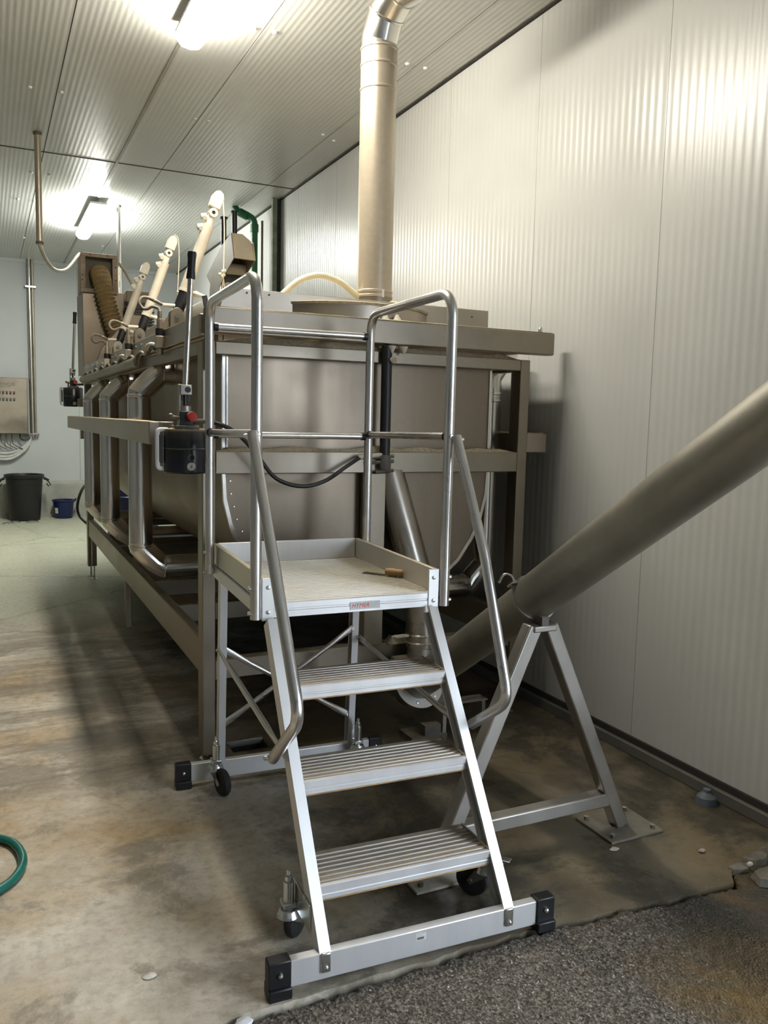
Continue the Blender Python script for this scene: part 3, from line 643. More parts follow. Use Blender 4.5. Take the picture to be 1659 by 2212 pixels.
    rb = bx('outrigger_beam', (2.605, 2.745, Y0 + .02, Y0 + .08, 1.442, 1.543), 'steel'); heap(MB(), 2.61, 2.742, Y0 + .022, Y0 + .078, 1.543, .007, 2.2).build('sawdust_layer', 'dust', rb, kind='stuff')
    r2 = bx('outrigger_beam', (2.695, 2.745, Y0 + .08, 8.2, 1.442, 1.543), 'steel'); heap(MB(), 2.697, 2.743, Y0 + .1, 8.1, 1.543, .01, 4.2, 'y').build('sawdust_layer', 'dust', r2, kind='stuff')
    # --- collar tray around the lids
    cb = bx('collar_beam', (.87, 2.735, Y0 - .03, Y0 + .03, 1.960, 2.077), 'steel_dark', .008); heap(MB(), .9, 2.72, Y0 - .028, Y0 + .028, 2.077, .005, 6.1).build('sawdust_layer', 'dust', cb, kind='stuff')
    cl = bx('collar_beam', (.855, .91, Y0 + .03, 8.5, 1.950, 2.048), 'steel', .005); heap(MB(), .857, .908, Y0 + .04, 8.45, 2.048, .005, 9.1, 'y').build('sawdust_layer', 'dust', cl, kind='stuff')
    bx('collar_beam', (2.49, 2.545, Y0 + .03, 8.5, 1.960, 2.06), 'steel'); bx('collar_beam', (.87, 2.735, 8.5, 8.56, 1.96, 2.07), 'steel')
    MB().rev([(.012, 0), (.012, .02), (.006, .03)], (2.66, Y0, 2.077), (0, 0, 1), 10).build('tray_bolt', 'zinc', t)
    # closing sheet between the collar and the trough wall
    bx('skirt_sheet', (.955, .975, 3.75, 8.4, 1.90, 2.06), 'steel_plate', 0); bx('skirt_sheet', (.98, 2.5, 3.752, 3.762, 1.93, 2.08), 'steel_plate', 0); bx('skirt_sheet', (2.40, 2.42, 3.75, 8.4, 1.90, 2.06), 'steel_plate', 0)
    # --- lids
    for i, (a, b) in enumerate(((3.90, 5.36), (5.40, 6.86), (6.90, 8.36))):
        m = MB(); pr = [(.985, 2.06), (.985, 2.075), (1.03, 2.196), (1.06, 2.203), (2.485, 2.203), (2.485, 2.06)]
        m.prism(pr, lambda x, z, s: (x, s, z), a, b); l = m.build('lid', 'steel', t, bevel=.003)
        if i == 0:
            heap(MB(), 1.9, 2.48, a + .002, a + .3, 2.203, .024, 12.).build('sawdust_layer', 'dust', l, kind='stuff')
            heap(MB(), 1.06, 1.75, a + .002, a + .12, 2.203, .004, 15.).build('sawdust_layer', 'dust', l, kind='stuff')
            for x in (1.13, 1.24, 2.05, 2.38): MB().rev([(0, -.004), (.005, -.003), (.006, 0)], (x, a, 2.185 if x < 2 else 2.165), (0, 1, 0), 8).build('lid_rivet', 'motor', l)
    # round low drum the duct stands on, bulging out of the front lid
    m = MB(); m.rev([(.46, 0), (.46, .095), (.455, .10), (.05, .101)], (1.73, 4.17, 2.062), (0, 0, 1), 56); d = m.build('drum_collar', 'steel', t)
    m = MB(); m.rev_open([(.465, .088), (.468, .10), (.44, .106), (.43, .10)], (1.73, 4.17, 2.062), (0, 0, 1), 56); m.build('sawdust_layer', 'dust', d, kind='stuff')
    # wing nuts on the front rail
    for x in (1.765, 1.83):
        w_ = MB(); w_.cyl((x, 3.70, 1.915), (x, 3.70, 2.115), .008, n=10); w_.rev([(.024, 0), (.02, .012), (.008, .034), (0, .036)], (x, 3.70, 2.078), (0, 0, 1), 14); w_.rev([(0, 0), (.008, .004), (.022, .034), (.022, .036)], (x, 3.62, 1.918), (0, 0, 1), 14); w_.build('wing_nut', 'cream_rod', t)
    # --- three ducts down the left flank, one on the right
    R = .066
    def side_duct(y, zt=1.80, zb=.715, xe=1.5, s=1, xc=.785, top='in'):
        o = None
        tilt = 1
        xw = .985 if s > 0 else 2.395
        m = MB(); m.cyl((xc, y, zb + .11), (xc, y, zt - .12), R, n=28); o = m.build('side_duct', 'bright', t)
        c45 = .092
        def elbow(p0, corner, p1, nm):
            p0, corner, p1 = Vector(p0), Vector(corner), Vector(p1); a = (p0 - corner).normalized(); b = (p1 - corner).normalized()
            q0 = corner + a * .12; q1 = corner + b * .12; d_ = (a * .12 * .42); path = [p0, q0, corner + a * .05 + b * .05 - (a + b) * .0, q1, p1]
            path = [p0, q0, corner + a * .085 + b * .03, corner + a * .03 + b * .085, q1, p1]
            e = MB().tube(path, R + .001, 28).build(nm, 'bright', o, angle=12)
            for c, ax in ((q0 + a * .01, a), (q1 + b * .01, b)): MB().rev_open([(R, -.007), (R + .004, -.004), (R + .004, .004), (R, .007)], c, ax, 28).build('duct_band', 'bright', o)
        if top == 'in': elbow((xc, y, zt - .15), (xc, y, zt), (xw, y, zt), 'top_elbow')
        else: 
            e = MB().tube([(xc, y, zt - .13), (xc, y, zt - .06), (xc + .11, y, zt + .09)], R + .001, 28).build('top_elbow', 'bright', o, angle=12)
            for z in (zt - .16, zt - .20): MB().rev_open([(R, -.007), (R + .004, -.004), (R + .004, .004), (R, .007)], (xc, y, z), (0, 0, 1), 28).build('duct_band', 'bright', o)
        elbow((xc, y, zb + .15), (xc, y, zb), (xe, y, zb), 'bottom_elbow')
    side_duct(4.86, 1.835); side_duct(6.16, 1.83); side_duct(7.24, 1.83)
    side_duct(3.97, 1.92, .63, 1.9, -1, 2.55, 'out') if False else side_duct(4.02, 1.92, .66, 1.95, -1, 2.475 + .115, 'out')
    # small drain nozzle under the trough
    m = MB(); m.rev([(.055, 0), (.055, -.14), (.022, -.235), (.018, -.235)], (1.60, 4.05, .82), (0, 0, 1), 24); m.build('drain_funnel', 'bright', t)
    # --- discharge pipe at the front
    m = MB(); m.tube([(1.815, 3.72, 1.33), (1.90, 3.60, .90), (1.935, 3.565, .74), (1.940, 3.56, .475)], .077, 28); o = m.build('discharge_pipe', 'pipe_dull', t)
    for z in (.50, .54, .74): MB().rev_open([(.077, -.006), (.081, -.003), (.081, .003), (.077, .006)], (1.94, 3.56, z), (0, 0, 1), 28).build('duct_band', 'bright', o)
    MB().bar((1.84, 3.53, .545), (1.74, 3.47, .56), .03, .012).build('slide_handle', 'cream', o, bevel=.003)
    # --- black cylinder on the front plate
    m = MB(); m.cyl((1.748, 3.635, 1.43), (1.748, 3.635, 1.955), .026, n=18); o = m.build('front_ram', 'black', t); MB().cyl((1.748, 3.635, 1.36), (1.748, 3.635, 1.43), .032, n=14).build('ram_end', 'motor', o)
    MB().cyl((1.765, 3.605, 1.885), (1.765, 3.59, 1.885), .016, n=14).build('pin_cap', 'pinkrim', o)
    for z in (1.345, 1.39, 1.415): MB().cyl((1.70 - (z - 1.345), 3.635, z), (1.79, 3.62, z + .01), .009, n=10).build('fitting', 'motor', o)
    MB().cyl((1.60, 3.62, 1.418), (1.745, 3.63, 1.432), .011, n=10).build('fitting', 'cream', o)
    # --- latch bar at the left front corner
    MB().tube([(.862, 3.625, 2.115), (.873, 3.625, 2.06), (.873, 3.63, 1.80)], .013, 4).build('latch_bar', 'motor', t)
    # --- couplers and pipework along the left collar
    for i, y in enumerate((4.50, 5.575, 6.62)):
        m = MB(); x = .834; m.cyl((x, y, 1.915), (x, y, 1.95), .018, n=12); m.box(x - .023, x + .023, y - .023, y + .023, 1.95, 2.01); m.cyl((x, y, 2.01), (x, y, 2.035), .021, n=12); m.cyl((x, y, 2.035), (x, y, 2.10), .016, n=12); m.cyl((x, y, 2.10), (x, y, 2.142), .012, n=12)
        o = m.build('hydraulic_coupler', 'steel', t, bevel=.001); MB().cyl((x, y, 2.015), (x, y, 2.05), .0225, n=12).build('coupler_ring', 'black', o)
        m = MB(); m.tube(spline([(x, y + .03, 1.965), (x - .012, y + .22, 1.985), (x - .02, y + .30, 1.97), (x - .02, y + .33, 1.935)], 5), .010, 8); m.build('white_elbow', 'cream_rod', t)
    pts = []
    for i in range(38):
        y = 4.62 + i * .10; pts.append((.830, y, 1.952 + .012 * math.sin(i * 1.7) + .010 * noise.noise(Vector((i * .6, 0, 0)))))
    MB().tube(spline(pts, 3), .010, 8).build('hydraulic_line', 'motor', t)
    MB().tube([(.838, 5.2, 1.915), (.838, 8.4, 1.915)], .035, 14).build('manifold_pipe', 'steel_dark', t)
    for y in (4.95, 5.15, 6.0, 6.2, 7.1, 7.4, 7.8):
        m = MB(); m.bar((.82, y - .03, 2.0), (.82, y + .03, 2.004), .012, .008); m.cyl((.835, y, 1.985), (.835, y, 2.0), .006, n=8); m.build('tap', 'zinc', t)
    return t
machine()

# ------------------------------------------------------------------ lid cylinders, standing with their free ends up
def cylinder(loc, label, first=None):
    if first: return copy_tree(first, None, loc, label)
    t = thing('lift_cylinder', label, 'cylinder', loc, group='lid lifting cylinders on the left collar')
    bx_, by_, bz = loc; base = Vector((bx_, by_, bz + .085)); tip = base + Vector((.233, 0, .657)); a = (tip - base).normalized()
    p = lambda d: base + a * d
    m = MB(); pl = [(-.035, -.085), (.035, -.085), (.035, .01)] + [(.035 * math.cos(k * PI / 8), .01 + .035 * math.sin(k * PI / 8)) for k in range(1, 8)] + [(-.035, .01)]
    for y in (-.032, .024): m.prism(pl, lambda u, v, s: (base.x + u, base.y + s, base.z + v), y, y + .008)
    m.build('clevis', 'steel', t, bevel=.001)
    MB().cyl(base + Vector((0, -.045, 0)), base + Vector((0, .045, 0)), .013, n=12).build('pin', 'zinc', t)
    MB().cyl(p(.0), p(.14), .030, n=18).build('base_sleeve', 'black', t)
    MB().cyl(p(.14), p(.158), .034, n=18).build('collar', 'cream_rod', t)
    MB().cyl(p(.155), p(.53), .031, n=20).build('barrel', 'cream', t)
    MB().cyl(p(.53), p(.60), .021, n=16).build('rod', 'cream_rod', t)
    c = MB(); pl = [(-.030, .012), (.034, .012), (.034, .075), (.024, .10), (.004, .112), (-.018, .103), (-.030, .078)]
    n_ = a.cross(Vector((0, 1, 0))).normalized()
    c.prism(pl, lambda u, v, s: p(.615 + v) + n_ * u + Vector((0, s, 0)), -.024, .024); c.build('end_cap', 'cream_rod', t, bevel=.005)
    k = MB(); k.rev_open([(.010, -.027), (.024, -.027), (.024, .027), (.010, .027), (.010, -.027)], p(.60), (0, 1, 0), 18); k.build('eye', 'cream_rod', t)
    MB().cyl(p(.60) + Vector((0, -.024, 0)), p(.60) + Vector((0, .024, 0)), .011, n=12).build('eye_hole', 'black', t)
    for d in (.50, .56):
        q = p(d) - n_ * .035 * (1 if n_.x > 0 else -1)
        f = MB(); f.cyl(p(d), q, .012, n=10); f.rev([(.012, -.02), (.018, -.012), (.018, .012), (.010, .022)], q, (0, 1, .3), 10); f.bar(q + Vector((-.02, -.01, .006)), q + Vector((.012, -.01, .014)), .008, .02); f.build('port_fitting', 'cream_rod', t)
    f = MB(); f.cyl(p(.15), p(.15) + Vector((.07, -.03, -.02)), .012, n=10); f.cyl(p(.15) + Vector((.05, -.02, -.014)), p(.15) + Vector((.10, -.043, -.03)), .017, .008, 10); f.build('port_fitting', 'cream_rod', t)
    # hose loop from the coupler to the sleeve
    hx = [(.834, 2.140), (.828, 2.155), (.80, 2.163), (.775, 2.15), (.752, 2.153), (.737, 2.18), (.752, 2.208), (.782, 2.212), (.823, 2.199), (.861, 2.184)]
    dx, dz = bx_ - .939, bz - 2.045
    path = [(x + dx * (i > 0), by_ - .10 + .008 * i, z + dz) for i, (x, z) in enumerate(hx)]
    MB().tube(spline(path, 6), .0085, 10).build('hose', 'motor', t)
    e = Vector((.861 + dx, by_ - .02, 2.184 + dz)); MB().tube([Vector((.815 + dx, by_ - .036, 2.203 + dz)), e, p(.06)], .0105, 10).build('hose_end', 'cream_rod', t)
    return t
c1 = cylinder((.939, 4.60, 2.045), 'cream lid cylinder nearest the ladder, tallest of the three in view')
cylinder((.955, 5.90, 2.050), 'middle cream lid cylinder with a thin rope hanging from its cap', c1)
cylinder((.965, 7.02, 2.050), 'farthest of the three cream lid cylinders, beside the ribbed hose', c1)
# gusset plates behind the cylinders
for y in (5.25, 6.45, 7.6):
    m = MB(); m.prism([(.92, 2.05), (1.12, 2.05), (1.12, 2.25), (1.05, 2.25)], lambda x, z, s: (x, s, z), y, y + .01)
    solo(m, 'gusset_plate', 'steel_plate', {5.25: 'slanted sheet gusset behind the nearest lid cylinder', 6.45: 'slanted sheet gusset behind the middle lid cylinder', 7.6: 'slanted sheet gusset behind the farthest lid cylinder'}[y], 'plate', 'gussets on the left collar')
def ropes():
    m = MB(); m.tube(spline([(1.190, 4.58, 2.80), (1.194, 4.56, 2.62), (1.186, 4.54, 2.45), (1.178, 4.52, 2.36)], 6), .0035, 6)
    m.tube([(1.178, 4.52, 2.36), (1.166, 4.52, 2.21)], .003, 6); m.tube([(1.178, 4.52, 2.36), (1.19, 4.52, 2.21)], .003, 6)
    for k in range(5): m.rev([(0, -.012), (.009, -.004), (.010, .004), (0, .012)], (1.178 + random.uniform(-.02, .02), 4.515, 2.365 + random.uniform(-.02, .02)), (random.uniform(-1, 1), .4, random.uniform(-1, 1)), 8)
    solo(m, 'rope', 'rope', 'knotted beige rope hanging from the nearest lid cylinder beside the hood', 'rope')
    m = MB(); m.tube(spline([(1.195, 5.89, 2.83), (1.216, 5.87, 2.80), (1.220, 5.86, 2.68), (1.212, 5.85, 2.55), (1.205, 5.84, 2.42), (1.205, 5.84, 2.21)], 6), .0035, 6)
    m.rev([(0, -.012), (.01, 0), (0, .012)], (1.205, 5.84, 2.44), (0, 0, 1), 8)
    solo(m, 'rope', 'rope', 'thin beige rope hanging from the middle lid cylinder', 'rope')
ropes()

# ------------------------------------------------------------------ hand pumps
def pump(loc, label, first=None, mirror=False):
    if first: return copy_tree(first, None, loc, label)
    x, y, z = loc; t = thing('hand_pump', label, 'pump', loc, group='black hydraulic hand pumps on the trough frame')
    m = MB(); m.rev([(.088, 0), (.094, .006), (.094, .176), (.088, .186), (.03, .190)], loc, (0, 0, 1), 36); o = m.build('reservoir', 'black_paint', t)
    MB().rev_open([(.094, -.003), (.096, 0), (.094, .003)], (x, y, z + .105), (0, 0, 1), 36).build('seam_band', 'black_paint', o)
    MB().rev([(0, -.004), (.016, -.003), (.018, 0)], (x + .005, y - .094, z + .032), (0, 1, 0), 18).build('drain_plug', 'white', o); MB().rev([(0, -.006), (.003, -.005), (.004, 0)], (x + .005, y - .097, z + .032), (0, 1, 0), 8).build('plug_center', 'greyprint', o)
    MB().rev_open([(.010, -.003), (.014, -.003), (.014, .002)], (x + .005, y - .0945, z + .070), (0, 1, 0), 16).build('emblem_ring', 'motor', o)
    heap(MB(), x - .085, x + .085, y - .05, y + .06, z + .188, .008, 3.3).build('sawdust_layer', 'dust', o, kind='stuff')
    MB().box(x - .05, x + .05, y - .05, y + .05, z + .186, z + .205).build('base_plate', 'motor', t, bevel=.003)
    MB().box(x - .028, x + .030, y - .03, y + .03, z + .205, z + .265).build('pump_block', 'black_paint', t, bevel=.003)
    MB().cyl((x, y, z + .265), (x, y, z + .288), .026, n=18).build('gland', 'trestle', t)
    MB().cyl((x + .018, y - .030, z + .243), (x + .018, y - .068, z + .243), .020, n=18).build('release_knob', 'redknob', t)
    m = MB(); m.cyl((x - .03, y - .02, z + .235), (x - .065, y - .02, z + .24), .009, n=10); m.rev([(0, -.012), (.010, -.006), (.010, .006), (0, .012)], (x - .065, y - .02, z + .245), (0, 0, 1), 10); m.cyl((x - .045, y - .01, z + .205), (x - .045, y - .01, z + .25), .008, n=10); m.build('valve', 'motor', t)
    m = MB(); m.cyl((x, y, z + .288), (x, y, z + .335), .008, n=10)
    for s in (-1, 1): m.box(x + s * .016 - .004, x + s * .016 + .004, y - .01, y + .01, z + .31, z + .345)
    m.build('plunger', 'black', t)
    m = MB(); m.box(x - .024, x + .026, y - .02, y + .02, z + .335, z + .378); m.box(x - .030, x - .020, y - .012, y + .012, z + .235, z + .38); k = m.build('lever_head', 'trestle', t, bevel=.003); MB().cyl((x + .008, y - .022, z + .357), (x + .008, y + .022, z + .357), .013, n=14).build('pin', 'black', k)
    a, b = Vector((x + .002, y, z + .375)), Vector((x + .030, y - .01, z + .935)); L_ = b - a
    l = MB().cyl(a, b, .013, n=14).build('lever', 'bright', t)
    m = MB(); g = a + L_ * .80; h = a + L_ * 1.0; m.tube([g, g + L_ * .01, g + L_ * .07, g + L_ * .14, h - L_ * .02, h], .018, 14, True, [.0185, .0195, .0165, .017, .0195, .0175]); m.build('grip', 'black', l)
    # white bracket on the left
    m = MB(); m.tube(fil([(x - .075, y, z + .185), (x - .118, y, z + .185), (x - .118, y, z + .02), (x - .090, y, z + .02)], .014, 4), .010, 10); m.build('carry_handle', 'white', t)
    m = MB(); m.box(x - .112, x - .098, y - .012, y + .012, z + .045, z + .165); m.build('grip_pad', 'black', t, bevel=.003)
    m = MB(); m.cyl((x + .03, y - .0, z + .222), (x + .10, y - .02, z + .226), .011, n=12); m.build('outlet_fitting', 'motor', t)
    m = MB(); m.box(x - .02, x + .075, y + .09, y + .15, z + .08, z + .16); m.build('mount_bracket', 'steel', t, bevel=.003)
    return t
p1 = pump((.772, 3.60, 1.352), 'black hand pump with red knob and long lever, left of the ladder guard rail')
pump((.790, 8.90, 1.660), 'small far black hand pump with upright lever beside the far wall', p1)
m = MB(); m.tube(spline([(.87, 3.58, 1.578), (.95, 3.56, 1.55), (1.02, 3.56, 1.50), (1.09, 3.56, 1.42), (1.175, 3.57, 1.325), (1.30, 3.58, 1.287), (1.42, 3.59, 1.31), (1.53, 3.60, 1.375), (1.61, 3.62, 1.418)], 6), .0095, 10)
solo(m, 'hydraulic_hose', 'black', 'black hydraulic hose sagging from the near hand pump across the trough front', 'hose')
# sloping beam the far pump hangs from
m = MB(); m.bar((.84, 8.58, 1.70), (.84, 9.02, 1.70), .05, .08); solo(m, 'pump_arm', 'steel', 'short steel arm carrying the far hand pump', 'arm', bevel=.003)

# ------------------------------------------------------------------ exhaust duct
def exhaust():
    x, y, r = 1.888, 4.10, .094
    t = thing('exhaust_duct', 'tall dusty sheet metal exhaust duct rising from the trough lid to the ceiling', 'duct', (x, y, 2.18))
    MB().cyl((x, y, 2.176), (x, y, 3.50), r, n=40).build('vertical_pipe', 'duct', t)
    MB().cyl((x, y, 2.176), (x, y, 2.245), r + .002, n=40).build('base_sleeve', 'steel_dark', t)
    for z in (2.25, 2.275, 3.30, 3.42, 3.50): MB().rev_open([(r, -.008), (r + .004, -.004), (r + .004, .004), (r, .008)], (x, y, z), (0, 0, 1), 40).build('pipe_band', 'duct', t)
    MB().box(x + .0, x + .012, y - r - .006, y - r + .004, 2.24, 2.28).build('band_clip', 'white', t)
    P = [(x, y, 3.50), (x, y, 3.55), (x + .01, y - .055, 3.66), (x + .03, y - .17, 3.73), (x + .07, y - .32, 3.735)]
    MB().tube(P, r, 40).build('elbow', 'bright', t, angle=10)
    for i in (2, 3):
        d = (Vector(P[i + 1]) - Vector(P[i - 1])).normalized(); MB().rev_open([(r, -.008), (r + .006, -.004), (r + .006, .004), (r, .008)], P[i], d, 40).build('elbow_bead', 'bright', t)
    MB().tube(fil([P[-1], (x + .10, y - .56, 3.735), (x + .11, y - .60, CZ - .001)], .10, 6), r, 40).build('horizontal_pipe', 'bright', t)  # unseen upturn is added, shaped to keep the pipe's shadow off the wall
exhaust()
m = MB(); m.tube(spline([(1.36, 4.12, 2.20), (1.40, 4.11, 2.245), (1.473, 4.1, 2.305), (1.574, 4.1, 2.337), (1.677, 4.1, 2.318), (1.75, 4.1, 2.275), (1.80, 4.1, 2.24)], 6), .0165, 14)
solo(m, 'cream_hose', 'hose_w', 'cream plastic hose arching over the lid to the left of the exhaust duct', 'hose')

# ------------------------------------------------------------------ auger conveyor and its trestle
def auger():
    d = Vector((.0504, .8397, -.5408)).normalized(); p0 = Vector((1.829, 2.502, .940)); r = .085
    t = thing('screw_conveyor', 'big dusty grey screw conveyor tube rising to the right past the ladder', 'conveyor', (1.89, 3.55, 0))
    j = p0 - d * .02
    MB().cyl(j, p0 - d * 5.15, r, n=44).build('upper_tube', 'auger', t); MB().cyl(j, p0 + d * 1.25, r - .006, n=44).build('lower_tube', 'auger', t)
    MB().rev_open([(r - .004, -.006), (r + .006, -.006), (r + .006, .006), (r - .004, .006), (r - .004, -.006)], j, d, 44).build('joint_flange', 'trestle', t)
    up = Vector((0, -d.z, d.y)); up = (Vector((0, 0, 1)) - d * d.z).normalized(); sd = d.cross(up).normalized()
    for s in (1, -1):
        q = j + (up * .62 + sd * s * .78).normalized() * (r + .008)
        m = MB(); m.bar(q - d * .02 , q + d * .02, .03, .006, up); m.cyl(q - d * .022 + up * .004, q + d * .024 + up * .004, .004, n=8); m.build('clamp_lug', 'zinc', t)
    q = j + up * (r + .002) + d * .10; m = MB(); m.tube(spline([q, q + up * .045 + d * .01, q + up * .06 - sd * .02 + d * .03, q + up * .035 - sd * .04 + d * .05], 5), .005, 8); m.build('lifting_hook', 'zinc', t)
    # inlet boot under the discharge pipe
    e = p0 + d * 1.22
    m = MB(); m.tube([(1.94, 3.56, .47), (1.93, 3.555, .30)], .068, 28); m.build('inlet_spout', 'auger', t)
    m = MB(); m.ring(e - d * .06 + Vector((-.0, -.0, 0)), d, .125, .07, .010, 40); m.build('end_flange', 'trestle', t)
    m = MB(); m.cyl(e - d * .02, e + d * .10, .088, .075, 28); m.build('end_cover', 'motor', t)
    for k in range(6):
        an = k * PI / 3 + .3; c = e - d * .066 + (up * math.cos(an) + sd * math.sin(an)) * .10; MB().rev([(0, -.006), (.007, -.005), (.008, 0)], c, d, 8).build('flange_bolt', 'zinc', t)
    m = MB(); m.box(2.02, 2.31, 3.50, 3.53, .165, .171); m.box(2.02, 2.31, 3.55, 3.58, .165, .171); m.box(2.04, 2.06, 3.49, 3.59, .0, .17); m.box(2.27, 2.29, 3.49, 3.59, .06, .165); m.build('support_rails', 'trestle', t)
    m = MB(); m.prism([(2.0, .17), (2.16, .17), (2.10, .29), (2.0, .33)], lambda a, b, s: (a, s, b), 3.53, 3.54); m.build('gusset', 'plate_dirty', t)
    m = MB(); m.bar((1.93, 3.50, .06), (2.02, 3.50, .06), .05, .05); m.box(1.86, 2.06, 3.48, 3.62, .0, .03); m.build('boot_base', 'motor', t)
    MB().box(1.80, 1.90, 3.44, 3.62, .30, .42).build('inlet_box', 'motor', t, bevel=.004)
    t2 = thing('pipe_trestle', 'welded grey A-shaped trestle carrying the conveyor tube, bolted to floor plates', 'trestle', (1.82, 2.42, 0))
    Y = 2.42
    for fx in (1.40, 2.245):
        sg = -1 if fx < 1.8 else 1
        MB().bar((fx, Y, .008), (1.815 + sg * .035, Y, .862), .056, .056, (0, 1, 0)).build('leg', 'trestle', t2, bevel=.006)
        b = MB().box(fx - .13, fx + .13, Y - .11, Y + .11, .0, .010).build('base_plate', 'plate_dirty' if sg > 0 else 'chip', t2, bevel=.002)
        for dx_, dy in ((-.10, .08), (.10, .08), (.10, -.08), (-.10, -.08)): MB().cyl((fx + dx_, Y + dy, .010), (fx + dx_, Y + dy, .024), .010, n=6).build('anchor_bolt', 'motor', b)
    MB().bar((1.47, Y, .135), (2.17, Y, .135), .055, .055).build('crossbar', 'trestle', t2, bevel=.006)
    MB().box(1.765, 1.865, Y - .035, Y + .035, .845, .868).build('saddle', 'trestle', t2, bevel=.004)
    MB().box(1.80, 1.83, Y - .03, Y + .03, .868, .900).build('saddle_lug', 'motor', t2)
auger()

# ================================================================== BACKGROUND EQUIPMENT
def extraction():
    t = thing('extraction_unit', 'dusty extraction box with sealed rim on a steel sheet housing behind the trough', 'machine', (1.15, 9.3, 0.))
    x0, x1, z0, z1, y = .90, 1.262, 2.83, 3.225, 9.10
    MB().box(x0 + .02, x1 + .25, y + .05, y + .6, 2.0, z0 + .02).build('housing', 'steel_plate', t, bevel=.004)
    m = MB(); m.box(x0, x1, y, y + .02, z0, z0 + .04); m.box(x0, x1, y, y + .02, z1 - .04, z1); m.box(x0, x0 + .05, y, y + .02, z0 + .04, z1 - .04); m.box(x1 - .05, x1, y, y + .02, z0 + .04, z1 - .04); m.build('sealed_rim', 'pinkrim', t, bevel=.006)
    MB().box(x0 + .01, x1 - .01, y + .14, y + .40, z0 + .01, z1 - .01).build('box_back', 'khaki', t)
    m = MB()
    for a in ((x0 + .012, x0 + .03), (x1 - .03, x1 - .012)): m.box(a[0], a[1], y + .02, y + .14, z0 + .012, z1 - .012)
    m.box(x0 + .03, x1 - .03, y + .02, y + .14, z1 - .03, z1 - .012); m.box(x0 + .03, x1 - .03, y + .02, y + .14, z0 + .012, z0 + .03); m.build('box_sides', 'khaki', t)
    for xx, zz in ((x0 + .017, 3.0), (x0 + .017, 2.95), (x1 - .017, 3.1), (x1 - .017, 2.97), (x0 + .1, z1 - .017), (x1 - .1, z1 - .017)): MB().rev([(0, -.008), (.007, -.006), (.008, 0)], (xx, y, zz), (0, 1, 0), 8).build('rim_screw', 'motor', t)
    for xx in (1.22, 1.46):
        for yy in (y + .10, y + .55): MB().box(xx - .025, xx + .025, yy - .025, yy + .025, 0, 2.0).build('stand_leg', 'steel_dark', t)
    # corrugated hose
    path = spline([(1.085, y + .16, 3.02), (1.09, y + .04, 3.03), (1.10, y - .05, 2.96), (1.12, y - .09, 2.82), (1.16, y - .10, 2.66), (1.20, y - .10, 2.52), (1.25, y - .09, 2.38), (1.28, y - .05, 2.28)], 14)
    D_ = [0.]
    for i in range(1, len(path)): D_.append(D_[-1] + (path[i] - path[i - 1]).length)
    fine = []; frs = []; st_ = .005; k = 0
    for q in range(int(D_[-1] / st_)):
        d_ = q * st_
        while k < len(D_) - 2 and D_[k + 1] < d_: k += 1
        fine.append(path[k].lerp(path[k + 1], (d_ - D_[k]) / (D_[k + 1] - D_[k]))); frs.append(.086 + .009 * math.sin(d_ * 2 * PI / .040))
    MB().tube(fine, .09, 24, True, frs).build('ribbed_hose', 'hose_brown', t, angle=60)
    t = thing('electric_motor', 'dusty dark electric motor with cooling fins beside the ribbed hose', 'motor', (1.47, 9.0, 2.3))
    for k in range(11): MB().box(1.315, 1.60, 8.92, 9.10, 2.36 + k * .032, 2.374 + k * .032).build('cooling_fin', 'motor', t)
    MB().box(1.33, 1.585, 8.94, 9.08, 2.30, 2.74).build('body', 'motor', t, bevel=.01)
    MB().box(1.32, 1.56, 8.93, 9.08, 2.74, 2.86).build('terminal_box', 'khaki', t, bevel=.012)
extraction()
